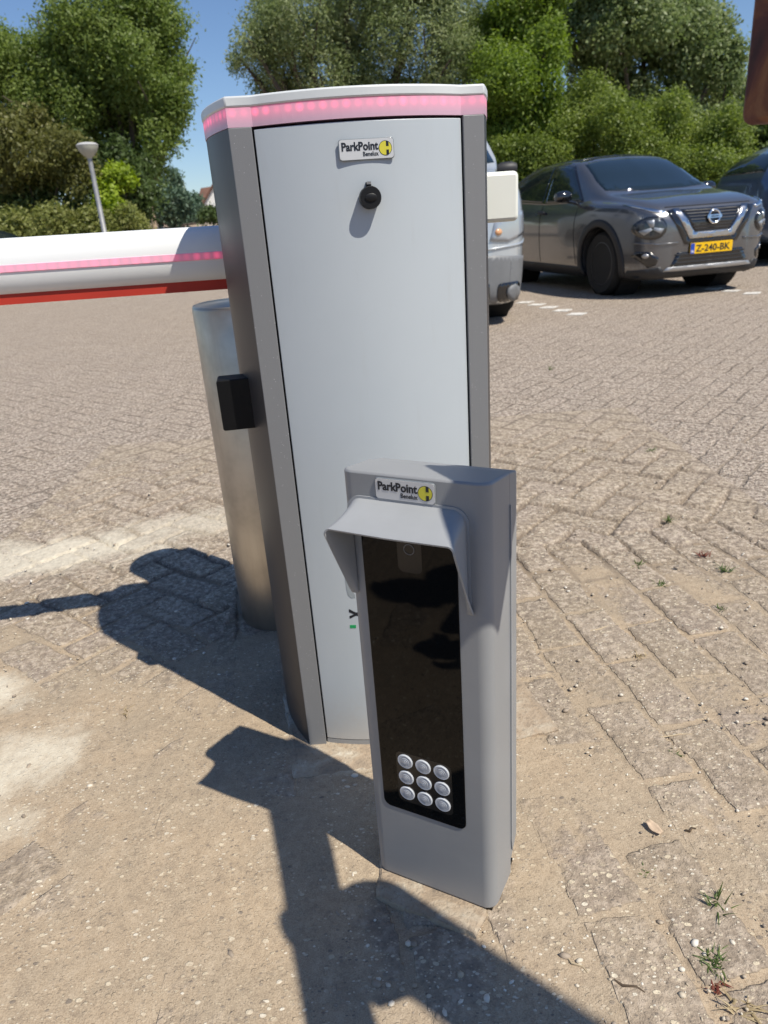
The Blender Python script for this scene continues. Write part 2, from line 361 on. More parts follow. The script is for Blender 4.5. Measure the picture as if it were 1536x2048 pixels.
    st = k.mix(k.math('MULTIPLY', k.step(spk, 0.50, 0.62), sa), st, (0.62, 0.52, 0.41)); st = k.mix(k.math('MULTIPLY', k.step(spk, 0.49, 0.37), sa), st, (0.15, 0.12, 0.095))
    cc = lambda t: k.ramp(t, [(0.0, (0.14, 0.12, 0.105)), (0.25, (0.26, 0.215, 0.17)), (0.42, (0.50, 0.42, 0.30)), (0.75, (0.66, 0.57, 0.42)), (1.0, (0.74, 0.69, 0.58))])
    st = k.mix(k.math('MULTIPLY', c2, 0.8), st, cc(t2)); st = k.mix(k.math('MULTIPLY', c1, 0.9), st, cc(t1))
    sc = k.mix(k.step(mid, 0.32, 0.68), (0.41, 0.315, 0.215), (0.35, 0.28, 0.20))
    sc = k.mix(k.math('MULTIPLY', k.step(grain, 0.45, 0.68), 0.55), sc, (0.50, 0.405, 0.29)); sc = k.mix(k.math('MULTIPLY', k.step(grain, 0.47, 0.28), 0.6), sc, (0.20, 0.15, 0.105))
    few = k.step(k.noise(P, 14, 3, .6), 0.36, 0.55)
    sc = k.mix(k.math('MULTIPLY', k.math('MULTIPLY', c2, few), 0.8), sc, cc(t2)); sc = k.mix(k.math('MULTIPLY', k.math('MULTIPLY', c1, few), 0.8), sc, cc(t1))
    sc = k.mix(k.math('MULTIPLY', k.step(spk, 0.52, 0.66), 0.30), sc, (0.55, 0.45, 0.33)); sc = k.mix(k.math('MULTIPLY', k.step(spk, 0.47, 0.34), 0.35), sc, (0.22, 0.17, 0.125))
    col = k.mix(sm, st, sc); col = k.mix(k.math('MULTIPLY', A('joint'), 0.6), col, (0.14, 0.11, 0.085)); col = k.mix(spills(k, P, fine), col, (0.66, 0.60, 0.48))
    k.l(col, k.b.inputs['Base Color']); k.b.inputs['Roughness'].default_value = 0.9; k.b.inputs['Specular IOR Level'].default_value = 0.25
    rough_ = k.math('SUBTRACT', 1.0, k.math('MULTIPLY', sm, 0.65))
    hh = k.math('ADD', k.math('MULTIPLY', k.math('ADD', k.math('MULTIPLY_ADD', spk, 1.3, grain2), k.math('MULTIPLY', fine, 1.4)), rough_), k.math('ADD', k.math('MULTIPLY', grain, 0.35), k.math('MULTIPLY', k.math('ADD', in1, k.math('MULTIPLY', in2, .5)), 0.35)))
    k.l(k.bump(hh, 0.75, 0.0035), k.b.inputs['Normal'])
    tag(link('paving', me, k.m), kind='structure')

SPILLS = ((-1.15, 2.10, 0.62, 0.17, 12, 0.95), (-0.62, 2.3, 0.42, 0.13, 4, 0.6), (-0.93, 1.38, 0.14, 0.085, -25, 1.0), (-0.72, 1.12, 0.13, 0.12, 30, 0.85), (-0.80, 0.95, 0.16, 0.10, 10, 0.8), (-0.05, 1.045, 0.10, 0.022, 6, 0.9))
def spills(k, P, fine):
    spill = None
    for (cx, cy, rx_, ry_, a, st) in SPILLS:
        mp = k.n('Mapping', vector_type='TEXTURE'); k.l(P, mp.inputs[0]); mp.inputs['Location'].default_value = (cx, cy, 0)
        mp.inputs['Rotation'].default_value = (0, 0, radians(a)); mp.inputs['Scale'].default_value = (rx_, ry_, 1)
        flat = k.n('VectorMath', operation='MULTIPLY'); k.l(mp.outputs[0], flat.inputs[0]); flat.inputs[1].default_value = (1, 1, 0)
        ln = k.n('VectorMath', operation='LENGTH'); k.l(flat.outputs[0], ln.inputs[0])
        dd = k.math('ADD', ln.outputs['Value'], k.math('MULTIPLY', k.math('SUBTRACT', k.noise(P, 9, 5, 0.7), 0.5), 1.9))
        m_ = k.math('MULTIPLY', k.step(dd, 1.15, 0.35), st)
        spill = m_ if spill is None else k.math('MAXIMUM', spill, m_)
    return k.math('MULTIPLY', spill, k.math('MULTIPLY_ADD', fine, 1.3, 0.15), clamp=True)

def ground_material():
    k = N('pavers_with_sand'); P = k.pos(); sep = k.n('SeparateXYZ'); k.l(P, sep.inputs[0])
    px, py = sep.outputs[0], sep.outputs[1]
    # wobble so that the joints are not ruled lines
    wv = k.n('TexNoise'); k.l(P, wv.inputs['Vector']); wv.inputs['Scale'].default_value = 7; wv.inputs['Detail'].default_value = 3
    wob = k.n('VectorMath', operation='MULTIPLY_ADD'); k.l(wv.outputs[1], wob.inputs[0]); wob.inputs[1].default_value = (0.034, 0.034, 0); k.l(P, wob.inputs[2])
    # ---- herringbone of 2:1 pavers
    rot = k.n('VectorRotate', rotation_type='Z_AXIS'); k.l(wob.outputs[0], rot.inputs['Vector']); rot.inputs['Angle'].default_value = radians(-50)
    s2 = k.n('SeparateXYZ'); k.l(rot.outputs[0], s2.inputs[0]); Wd = 0.105
    gx = k.math('DIVIDE', s2.outputs[0], Wd); gy = k.math('DIVIDE', s2.outputs[1], Wd)
    i = k.math('FLOOR', gx); j = k.math('FLOOR', gy); fx = k.math('FRACT', gx); fy = k.math('FRACT', gy)
    kk = k.math('FLOORED_MODULO', k.math('SUBTRACT', i, j), 4.0)
    eq = [k.math('COMPARE', kk, float(q), 0.1) for q in range(4)]
    rx, ry = k.math('SUBTRACT', 1.0, fx), k.math('SUBTRACT', 1.0, fy)
    def sel(cond, v): return k.math('MAXIMUM', v, k.math('MULTIPLY', cond, 9.0))   # ignore this edge when cond is 1
    d = k.math('MINIMUM', k.math('MINIMUM', sel(eq[1], fx), sel(eq[0], rx)), k.math('MINIMUM', sel(eq[2], fy), sel(eq[3], ry)))
    idx = k.math('SUBTRACT', i, eq[1]); idy = k.math('SUBTRACT', j, eq[2])
    cid = k.n('CombineXYZ'); k.l(idx, cid.inputs[0]); k.l(idy, cid.inputs[1])
    wn = k.n('TexWhiteNoise', noise_dimensions='3D'); k.l(cid.outputs[0], wn.inputs['Vector'])
    # ---- straight courses near the barrier
    rot2 = k.n('VectorRotate', rotation_type='Z_AXIS'); k.l(wob.outputs[0], rot2.inputs['Vector']); rot2.inputs['Angle'].default_value = radians(-100)
    s3 = k.n('SeparateXYZ'); k.l(rot2.outputs[0], s3.inputs[0])
    by = k.math('DIVIDE', s3.outputs[1], 0.108); row = k.math('FLOOR', by); fby = k.math('FRACT', by)
    bx = k.math('ADD', k.math('DIVIDE', s3.outputs[0], 0.215), k.math('MULTIPLY', row, 0.5)); colm = k.math('FLOOR', bx); fbx = k.math('FRACT', bx)
    d2 = k.math('MINIMUM', k.math('MINIMUM', fby, k.math('SUBTRACT', 1.0, fby)), k.math('MULTIPLY', k.math('MINIMUM', fbx, k.math('SUBTRACT', 1.0, fbx)), 2.0))
    cid2 = k.n('CombineXYZ'); k.l(row, cid2.inputs[0]); k.l(colm, cid2.inputs[1]); cid2.inputs[2].default_value = 5.3
    wn2 = k.n('TexWhiteNoise', noise_dimensions='3D'); k.l(cid2.outputs[0], wn2.inputs['Vector'])
    # near zone: along the line through the barrier (photo: courses in front of y = 1.9)
    zone = k.step(k.math('ADD', py, k.math('MULTIPLY', px, -0.15)), 1.86, 1.84)
    zone = k.math('MULTIPLY', zone, k.step(px, -0.42, -0.40))
    def lerp(a, b): 
        x = k.n('Mix', data_type='FLOAT'); k.l(zone, x.inputs[0]); k.l(a, x.inputs[2]); k.l(b, x.inputs[3]); return x.outputs[0]
    D = lerp(d, d2); R = lerp(wn.outputs[0], wn2.outputs[0])
    edge_n = k.noise(P, 45, 3, 0.6)
    joint = k.step(k.math('ADD', D, k.math('MULTIPLY', k.math('SUBTRACT', edge_n, 0.5), 0.09)), 0.085, 0.03)   # 1 in the joints
    # ---- sand cover
    big = k.noise(P, 1.1, 5, 0.6, 0.3); mid = k.noise(P, 5.0, 5, 0.62, 0.4); fine = k.noise(P, 38, 4, 0.65)
    dist = k.n('VectorMath', operation='DISTANCE'); k.l(P, dist.inputs[0]); dist.inputs[1].default_value = (-0.22, 0.75, 0)
    near = k.step(dist.outputs['Value'], 2.3, 0.4)
    cover = k.math('ADD', k.math('MULTIPLY', near, 0.58), k.math('ADD', k.math('MULTIPLY', k.math('SUBTRACT', big, 0.5), 0.8), k.math('MULTIPLY', k.math('SUBTRACT', mid, 0.5), 1.25)))
    cover = k.math('ADD', cover, k.math('MULTIPLY', k.math('SUBTRACT', fine, 0.5), 0.35))
    cover = k.math('ADD', cover, k.math('MULTIPLY', joint, 0.20))
    sand = k.step(cover, 0.26, 0.60)
    # ---- stone colours
    agg = k.n('TexVoronoi', feature='F1'); k.l(P, agg.inputs['Vector']); agg.inputs['Scale'].default_value = 150
    ac = k.n('SeparateColor'); k.l(agg.outputs['Color'], ac.inputs[0])
    agg2 = k.n('TexVoronoi', feature='F1'); k.l(P, agg2.inputs['Vector']); agg2.inputs['Scale'].default_value = 75
    ac2 = k.n('SeparateColor'); k.l(agg2.outputs['Color'], ac2.inputs[0])
    base = k.ramp(R, [(0.0, (0.355, 0.285, 0.225)), (0.35, (0.40, 0.32, 0.25)), (0.7, (0.385, 0.315, 0.255)), (1.0, (0.44, 0.355, 0.285))])
    stain = k.step(k.noise(P, 2.6, 5, 0.65, 0.5), 0.35, 0.7)
    base = k.mix(k.math('MULTIPLY', stain, 0.35), base, (0.35, 0.285, 0.22))
    base = k.mix(k.math('MULTIPLY', k.step(ac.outputs[0], 0.55, 0.8), 0.7), base, (0.56, 0.48, 0.38))
    base = k.mix(k.math('MULTIPLY', k.step(ac.outputs[1], 0.66, 0.8), 0.7), base, (0.13, 0.105, 0.085))
    spk = k.noise(P, 62, 3, 0.75); spk2 = k.noise(P, 24, 3, 0.6)
    base = k.mix(k.math('MULTIPLY', k.step(spk, 0.50, 0.62), 0.85), base, (0.66, 0.56, 0.46)); base = k.mix(k.math('MULTIPLY', k.step(spk, 0.49, 0.37), 0.85), base, (0.155, 0.12, 0.095))
    base = k.mix(k.math('MULTIPLY', k.step(spk2, 0.47, 0.34), 0.4), base, (0.23, 0.18, 0.145))
    white = k.math('MULTIPLY', k.step(ac2.outputs[0], 0.80, 0.84), k.step(agg2.outputs['Distance'], k.math('MULTIPLY_ADD', ac2.outputs[1], 0.26, 0.12), 0.10))
    base = k.mix(k.math('MULTIPLY', white, 0.85), base, k.mix(ac2.outputs[2], (0.62, 0.50, 0.36), (0.68, 0.63, 0.55)))
    base = k.mix(k.math('MULTIPLY', joint, k.math('MULTIPLY', k.step(k.noise(P, 3.1, 3), 0.30, 0.65), 0.62)), base, (0.15, 0.12, 0.09))
    # ---- sand colours
    grain = k.noise(P, 420, 2, 0.6); 
    sc = k.mix(k.step(mid, 0.3, 0.7), (0.42, 0.33, 0.24), (0.38, 0.30, 0.22))
    sc = k.mix(k.math('MULTIPLY', k.step(grain, 0.42, 0.66), 0.45), sc, (0.48, 0.385, 0.27))
    sc = k.mix(k.math('MULTIPLY', k.step(grain, 0.46, 0.28), 0.5), sc, (0.22, 0.165, 0.115))
    sc = k.mix(k.math('MULTIPLY', white, 0.7), sc, (0.66, 0.58, 0.46))
    col = k.mix(sand, base, sc)
    # ---- pale cement dust spills (fixed spots)
    spill = spills(k, P, fine)
    col = k.mix(spill, col, (0.66, 0.60, 0.49))
    k.l(col, k.b.inputs['Base Color']); k.b.inputs['Roughness'].default_value = 0.9; k.b.inputs['Specular IOR Level'].default_value = 0.25
    # ---- relief
    inv = k.math('SUBTRACT', 1.0, sand)
    h1 = k.math('MULTIPLY', k.math('SUBTRACT', 0.0, joint), k.math('MULTIPLY_ADD', inv, 0.8, 0.2))
    b1 = k.bump(h1, 0.6, 0.009)
    b2 = k.bump(k.math('ADD', k.math('MULTIPLY', k.noise(P, 26, 5, 0.7), 0.7), k.math('MULTIPLY', mid, 1.6)), 0.7, 0.016, b1)
    h3 = k.math('ADD', k.math('MULTIPLY', k.math('SUBTRACT', 0.6, agg.outputs['Distance']), k.math('MULTIPLY_ADD', inv, 0.9, 0.25)), k.math('ADD', k.math('MULTIPLY', grain, 0.5), k.math('MULTIPLY', spk, 2.2)))
    b3 = k.bump(h3, 0.75, 0.0045, b2)
    k.l(b3, k.b.inputs['Normal'])
    return k.m
GM = ground_material()
paving()

def hill(x, y):              # the dune road rises towards the back left
    t = min(1, max(0, (y - 24) / 40)); t = t * t * (3 - 2 * t)
    g = math.exp(-((x + 16) / 26) ** 2)
    return 2.3 * t * g
def ground_sheet():
    def axis(lim):
        a = [0.0]; s = 0.25
        while a[-1] < lim: a.append(a[-1] + s); s *= 1.12
        return [-q for q in a[:0:-1]] + a
    xs = axis(600); ys = axis(900); m = MB()
    m.grid([[(x, y, hill(x, y) - (0.016 if abs(x) < 0.95 and -0.1 < y < 2.8 else 0)) for x in xs] for y in ys])
    o = m.build('ground', GM, smooth=60); tag(o, kind='structure'); return o
ground_sheet()

def road():
    k = N('sandy_road'); P = k.pos(); n = k.noise(P, 1.5, 5, 0.6); n2 = k.noise(P, 12, 4)
    k.l(k.mix(k.step(n, 0.3, 0.7), (0.33, 0.24, 0.175), (0.40, 0.31, 0.225)), k.b.inputs['Base Color']); k.b.inputs['Roughness'].default_value = 0.95
    k.l(k.bump(n2, 0.4, 0.03), k.b.inputs['Normal'])
    m = MB(); rows = []
    for y in np.linspace(23, 75, 40):
        c = -0.275 * y + 0.4; hw = 2.6
        rows.append([(c + hw * q, y, hill(c + hw * q, y) + 0.012) for q in np.linspace(-1, 1, 9)])
    m.grid(rows); tag(m.build('road', k.m, smooth=60), kind='structure')
road()

def marks():
    k = N('worn_white_marking'); n = k.noise(k.pos(), 25, 5, 0.7)
    k.l(k.mix(k.step(n, 0.35, 0.55), (0.42, 0.38, 0.33), (0.74, 0.72, 0.67)), k.b.inputs['Base Color']); k.b.inputs['Roughness'].default_value = 0.85
    m = MB(); random.seed(5)
    pts = [(1.677, 7.97), (1.74, 7.69), (1.795, 7.40), (1.85, 7.09), (1.905, 6.77), (3.80, 7.33), (3.74, 7.64), (3.69, 7.94)]
    for (x, y) in pts:
        a = radians(45 + 9) + random.uniform(-.1, .1); s = 0.088
        m.prism([(x + s * cos(a + q * pi / 2 + pi/4) * (1.25 if q % 2 else 1.0), y + s * sin(a + q * pi / 2 + pi/4) * (1.25 if q % 2 else 1.0)) for q in range(4)], 0.001, 0.005)
    tag(m.build('parking_marking', k.m), kind='structure')
marks()

# loose pebbles and shell bits: uncountable
def pebbles():
    rng = np.random.default_rng(3); m = MB(); 
    ico = bmesh.new(); bmesh.ops.create_icosphere(ico, subdivisions=1, radius=1); iv = [v.co.copy() for v in ico.verts]; ifc = [tuple(q.index for q in f.verts) for f in ico.faces]; ico.free()
    k = N('pebbles'); rnd = k.n('NewGeometry').outputs['Random Per Island']
    k.l(k.ramp(rnd, [(0.0, (0.24, 0.195, 0.15)), (0.3, (0.36, 0.29, 0.22)), (0.55, (0.50, 0.42, 0.31)), (0.8, (0.66, 0.60, 0.50)), (1.0, (0.72, 0.68, 0.60))]), k.b.inputs['Base Color'])
    k.b.inputs['Roughness'].default_value = 0.7
    n = 0
    while n < 5200:
        t = rng.random(); y = 0.45 + 2.4 * t ** 1.7; x = rng.uniform(-1.0, 0.95) * (0.45 + 0.6 * y)
        if -0.26 < x < 0.26 and 1.02 < y < 1.5: continue
        if -0.02 < (x + .05) * .874 + (y - .814) * -.486 < .2 and -0.01 < (x + .05) * .486 + (y - .814) * .874 < .12: continue
        s = 0.0009 + 0.0009 * rng.exponential() + (0.0022 if rng.random() < 0.04 else 0)
        s = min(s, 0.0062); e = [s * rng.uniform(.8, 1.5), s * rng.uniform(.6, 1.1), s * rng.uniform(.3, .7)]; a = rng.uniform(0, 6.28)
        vs = []
        for v in iv:
            q = Vector((v.x * e[0], v.y * e[1], v.z * e[2])) * rng.uniform(.85, 1.15)
            vs.append((x + q.x * cos(a) - q.y * sin(a), y + q.x * sin(a) + q.y * cos(a), max(q.z + e[2] * 0.35, -0.003) + 0.0040))
        m.add(vs, ifc); n += 1
    me = bpy.data.meshes.new('gravel'); me.from_pydata(m.v, [], m.f); me.shade_smooth()
    tag(link('gravel', me, k.m), 'scattered pale pebbles and shell bits on the sandy pavers', 'gravel', kind='stuff')
pebbles()

# ------------------------------------------------------------------ badge shared by the cabinet and the reader
def badge(parent, Mx, w=0.077, h=0.027):
    """flat badge in local xy (x right, y up, z out), placed with Mx in the parent's space"""
    def put(o): o.matrix_local = Mx; return o
    m = MB(); m.prism(rrect(0, 0, w, h, 0.0045), 0, 0.0016)
    b = m.build('badge', M['badge_edge'], None, smooth=40); b.parent = parent; put(b); bevel(b, 0.0008)
    m = MB(); m.prism(rrect(0.0012, 0.0012, w - 0.0012, h - 0.0012, 0.0036), 0.0012, 0.0021)
    m.build('badge_face', M['badge'], b)
    me = text_mesh('ParkPoint', 0.0143, 0.0002, squash=0.80, bold=0.00045)
    xs = [v.co.x for v in me.vertices]; x0, x1 = min(xs), max(xs); k = 0.0505 / (x1 - x0)
    me.transform(Matrix.Translation((0.0043 - x0 * k, 0.0125, 0.0023)) @ Matrix.Diagonal((k, 1, 1, 1)))
    me2 = text_mesh('Benelux', 0.0078, 0.0002, squash=0.86, bold=0.00012)
    xs = [v.co.x for v in me2.vertices]; k2 = 0.0215 / (max(xs) - min(xs))
    me2.transform(Matrix.Translation((0.0548 - max(xs) * k2, 0.0050, 0.0023)) @ Matrix.Diagonal((k2, 1, 1, 1)))
    bm = bmesh.new(); bm.from_mesh(me); bm.from_mesh(me2); mm = bpy.data.meshes.new('lettering'); bm.to_mesh(mm); bm.free()
    link('lettering', mm, M['ink'], b)
    m = MB(); cx, cy, r = 0.0645, 0.0135, 0.0092
    m.prism(circ(cx, cy, r, n=40), 0.0019, 0.00235); m.cur = 1; m.prism(circ(cx, cy, r - 0.0007, n=40), 0.0020, 0.00255)
    m.cur = 0
    def arc_bar(sgn):      # the two black bars of the emblem
        x0, x1 = cx + 0.0012, cx + 0.0047; rr = r - 0.0002; y_in = cy + sgn * 0.0022
        pts = [(x0, y_in), (x1, y_in), (x1, cy + sgn * sqrt(rr * rr - (x1 - cx) ** 2)), (x0, cy + sgn * sqrt(rr * rr - (x0 - cx) ** 2))]
        m.prism(pts if sgn > 0 else pts[::-1], 0.0022, 0.0028)
    arc_bar(1); arc_bar(-1)
    m.build('emblem', [M['ink'], M['yellow']], b)
    return b

# ------------------------------------------------------------------ barrier cabinet
BA = radians(8.0); W_ = 0.358; D_ = 0.27
barrier = thing('parking_barrier', 'tall white and grey barrier cabinet with red light band and lowered white boom', 'parking barrier', (-0.172, 1.105, 0), BA)
def bow(u, a, e): return e - a * (1 - ((u - W_ / 2) / (W_ / 2 - 0.033)) ** 2)
def side_u(v, k=0.038): 
    t = (v - 0.145) / 0.145
    return -k * (1 - min(1, abs(t)) ** 1.7)
def plan(off=0.0, a=0.035, e=0.0, n=22):
    """outline of the cabinet, counter-clockwise seen from above, starting at the front left corner"""
    p = [(0 - off * .6, 0 - off), (0.033, -off)]
    for q in range(1, n): 
        u = 0.033 + (W_ - 0.066) * q / n; p.append((u, bow(u, a, e) - off))
    p += [(W_ - 0.033, -off), (W_ + off * .6, -off)]
    for q in range(1, 12): v = D_ * q / 12; p.append((W_ - side_u(v) + off, v))
    p += [(W_ + off * .6, D_ + off), (0 - off * .6, D_ + off)]
    for q in range(11, 0, -1): v = D_ * q / 12; p.append((side_u(v) - off, v))
    return p
# dark side shells (left and right) as curved plates with a back
def side_shell(sgn):
    m = MB(); P = []
    for q in range(0, 13):
        v = D_ * q / 12; u = side_u(v)
        P.append((u, v))
    inner = [(0.03, D_), (0.03, 0.004)]
    poly = P + inner
    if sgn > 0: poly = [(W_ - p[0], p[1]) for p in poly][::-1]
    m.prism(poly[::-1], 0.006, 1.0495)
    return m.build('side_panel', M['side'], barrier, smooth=30)
side_shell(-1); side_shell(1)
def corner_post(sgn):
    m = MB(); poly = [(0.0, 0.0), (0.031, -0.004), (0.031, 0.020), (0.004, 0.020)]
    poly[0] = (-0.001, -0.001)
    if sgn > 0: poly = [(W_ - p[0], p[1]) for p in poly][::-1]
    m.prism(poly, 0.004, 1.0497)
    return m.build('corner_post', M['post'], barrier, bev=0.0012)
corner_post(-1); corner_post(1)
m = MB(); m.box((0.030, 0.008, 0.02), (W_ - 0.030, D_ - 0.001, 1.0490)); m.build('back_panel', M['gap'], barrier)
m = MB()
fr = [(0.0335 + (W_ - 0.067) * q / 30) for q in range(31)]
poly = [(u, bow(u, 0.034, 0.000)) for u in fr] + [(W_ - 0.0335, 0.0075), (0.0345, 0.0075)]
m.prism(poly, 0.020, 1.0465); panel = m.build('front_panel', M['panel'], barrier, smooth=30, bev=0.0012)
m = MB(); poly2 = [(u, bow(u, 0.034, 0.0005)) for u in fr] + [(W_ - 0.0335, 0.0075), (0.0345, 0.0075)]
m.prism(poly2, 0.004, 0.0185); m.build('base_trim', M['reader'], barrier, smooth=30)
# light band with uv in metres along the outline
def band():
    p = plan(0.0010, 0.0352, 0.0); n = len(p); z0, z1 = 1.0500, 1.0735; me_m = MB()
    L = [0.0]
    for i in range(n): L.append(L[-1] + math.dist(p[i], p[(i + 1) % n]))
    vs = []; fs = []
    for i in range(n + 1):
        q = p[i % n]; vs += [(q[0], q[1], z0), (q[0], q[1], z1)]
    for i in range(n): fs.append((2 * i, 2 * i + 2, 2 * i + 3, 2 * i + 1))
    b = len(vs)
    fs += [tuple(2 * i + 1 for i in range(n)), tuple(2 * i for i in range(n))[::-1]]
    me = bpy.data.meshes.new('light_band'); me.from_pydata(vs, [], fs); uv = me.uv_layers.new(name='UVMap')
    for poly in me.polygons:
        for li in poly.loop_indices:
            vi = me.loops[li].vertex_index; uv.data[li].uv = (L[vi // 2], (0.006 if vi % 2 else -0.0175) - 0.0) 
    return link('light_band', me, M['led'], barrier)
band()
m = MB(); m.prism(plan(0.0022, 0.0358, 0.0), 1.0737, 1.0875); lid = m.build('lid', M['lid'], barrier, smooth=35, bev=0.0025)
for u in (0.045, W_ - 0.05):
    m = MB(); m.lathe([(0.012, 1.087), (0.012, 1.0895), (0.008, 1.0908)], 20, Matrix.Translation((u, 0.03, 0))); m.build('lid_plug', M['lid'], lid, smooth=40)
# badge on the bowed panel
def on_panel(u, z, out=0.0):
    du = 0.001; v = bow(u, 0.034, 0.0); s = (bow(u + du, 0.034, 0) - bow(u - du, 0.034, 0)) / (2 * du)
    t = Vector((1, s, 0)).normalized(); nrm = Vector((t.y, -t.x, 0))
    o = Vector((u, v, z)) + nrm * out
    return Matrix(((t.x, 0, nrm.x, o.x), (t.y, 0, nrm.y, o.y), (0, 1, 0, o.z), (0, 0, 0, 1)))
def panel_hit(x, y):        # local (u, z) on the cabinet front seen at a photo pixel
    inv = (Matrix.Translation((-0.172, 1.105, 0)) @ Matrix.Rotation(BA, 4, 'Z')).inverted()
    o = inv @ CAM; d = inv.to_3x3() @ ray(x, y); t = (-0.03 - o.y) / d.y
    for _ in range(12):
        p = o + d * t; t += (bow(p.x, 0.034, 0) - p.y) / d.y
    return (o + d * t).x, (o + d * t).z
(bu, bz), (bu2, bz2) = panel_hit(678, 324), panel_hit(787, 279)
bm_ = on_panel((bu + bu2) / 2, bz, 0.0) @ Matrix.Translation((-(bu2 - bu) / 2, 0, 0.0006))
badge(barrier, bm_, 0.077, 0.027)
lu, lz = panel_hit(738, 396)
m = MB(); m.lathe([(0.0135, 0.0), (0.0148, 0.003), (0.0148, 0.017), (0.0138, 0.0188), (0.0, 0.0188)][:4], 32)
m.lathe([(0.0085, 0.0185), (0.0085, 0.0200), (0.0070, 0.0206)], 28, Matrix.Diagonal((1.0, 0.62, 1, 1)))
m.box((-0.0035, 0.0135, 0.0), (0.0035, 0.020, 0.006))
lock = m.build('lock_cover', M['black_plastic'], barrier, smooth=35); lock.matrix_local = on_panel(lu, lz, 0.0)
m = MB(); m.box((-0.003, 0.017, 0.006), (0.003, 0.0205, 0.0095)); lk = m.build('hinge_clip', M['steel'], lock)
# remains of printed marks low on the panel
def sticker(name, px_poly, material):
    pts = [panel_hit(*q) for q in px_poly]; m = MB()
    P = [on_panel(u, z, 0.0005) @ Vector((0, 0, 0)) for u, z in pts]; Q = [on_panel(u, z, 0.0001) @ Vector((0, 0, 0)) for u, z in pts]
    n = len(P); m.add(P + Q, [tuple(range(n))] + [tuple(range(n, 2 * n))[::-1]] + [(i, (i + 1) % n, n + (i + 1) % n, n + i) for i in range(n)])
    m.build(name, material, barrier)
sticker('printed_mark', [(686, 1121), (760, 1118), (762, 1138), (688, 1140)], M['ink_grey'])
sticker('printed_mark', [(689, 1146), (762, 1144), (765, 1200), (702, 1196), (696, 1190), (693, 1178)], M['ink_grey'])
sticker('printed_mark', [(698, 1218), (712, 1225), (740, 1221), (740, 1226), (712, 1230), (698, 1224)], M['ink'])
sticker('printed_mark', [(699, 1232), (712, 1227), (740, 1231), (740, 1236), (712, 1231), (700, 1237)], M['ink'])
sticker('printed_mark', [(700, 1250), (712, 1250), (712, 1256), (700, 1256)], M['ink_green'])
# photocell box on the left side
inv = (Matrix.Translation((-0.172, 1.105, 0)) @ Matrix.Rotation(BA, 4, 'Z')).inverted()
q0 = inv @ at(440, 864, 1.150); q1 = inv @ at(496, 757, 1.155); 
m = MB(); x_l = (inv @ at(439, 812, 1.15)).x; v0 = 0.058
m.prism(rrect(x_l, q0.z, -0.008, q1.z, 0.004), 0.0, 0.045, Matrix.Translation((0, v0 + 0.045, 0)) @ Matrix.Rotation(pi / 2, 4, 'X'))
m.box((-0.014, v0 + 0.006, q0.z + 0.004), (0.006, v0 + 0.050, q1.z - 0.003))
m.build('photocell', mat('photocell_black', (0.0035, 0.0035, 0.004), 0.5, spec=0.25), barrier, bev=0.0015)
# boom: oval tube with light strip and red edge, carried behind the cabinet
BV = 0.305
def boom():
    zc = 0.878; slope = -0.012; prof = []
    n = 36; H = 0.048; T = 0.030
    def zc_at(u): return zc + slope * (u + 0.05)
    u0, u1 = -3.4, 0.20
    m = MB(); rows = []
    for u in (u0, -1.5, 0.0, u1):
        rows.append([(u, BV + T * math.copysign(abs(cos(a)) ** 0.9, cos(a)), zc_at(u) + 0.006 + H * sin(a)) for a in [2 * pi * q / n for q in range(n)]])
    m.grid(rows, True); m.add(rows[0], [tuple(range(n))]); m.add(rows[-1], [tuple(range(n))])
    b = m.build('boom', M['white'], barrier, smooth=50)
    vs = []; fs = []; us = (u0, -1.5, 0.0, u1)
    me = bpy.data.meshes.new('boom_light_strip')
    for u in us:
        z = zc_at(u)
        for (dv, dz) in ((-0.0286, 0.0115), (-0.0312, 0.0105), (-0.0316, -0.0005), (-0.0303, -0.0015)): vs.append((u, BV + dv, z + dz))
    for i in range(3):
        for q in range(3): fs.append((i * 4 + q, i * 4 + 4 + q, i * 4 + 5 + q, i * 4 + 1 + q))
    me.from_pydata(vs, [], fs); uv = me.uv_layers.new(name='UVMap')
    for p in me.polygons:
        for li in p.loop_indices:
            v = me.loops[li].vertex_index; uv.data[li].uv = (vs[v][0] + 4, (0.006, 0.005, -0.005, -0.006)[v % 4])
    link('light_strip', me, M['boom_led'], b)
    m = MB()
    r = [[(u, BV - 0.014, zc_at(u) - 0.037), (u, BV + 0.014, zc_at(u) - 0.037), (u, BV + 0.014, zc_at(u) - 0.055), (u, BV - 0.014, zc_at(u) - 0.055)] for u in (u0, u1)]
    m.grid(r, True); m.add(r[0], [(0, 1, 2, 3)]); m.add(r[1], [(3, 2, 1, 0)])
    m.build('rubber_edge', M['red'], b)
boom()
m = MB(); m.prism(rrect(0.16, 0.902, 0.508, 0.988, 0.010), 0.0, 0.062, Matrix.Translation((0, BV + 0.031, 0)) @ Matrix.Rotation(pi / 2, 4, 'X'))
m.build('boom_mount', M['offwhite'], barrier, smooth=35, bev=0.007)
m = MB(); m.lathe([(0.05, 0), (0.05, 0.04), (0.04, 0.045)], 32, Matrix.Translation((0.19, D_ - 0.002, 0.90)) @ Matrix.Rotation(-pi / 2, 4, 'X')); m.build('pivot', M['steel'], barrier, smooth=40)

# concrete footing under the cabinet
m = rough_slab([(-0.214, 1.10), (-0.197, 1.022), (-0.143, 1.028), (0.0, 1.036), (0.16, 1.075), (0.300, 1.100), (0.264, 1.25), (0.225, 1.46), (-0.262, 1.43), (-0.232, 1.20)], 0.0095, 0.0012, 4)
tag(m.build('footing', M['concrete'], smooth=30), 'flat sandy concrete footing slab under the tall barrier cabinet', 'footing')

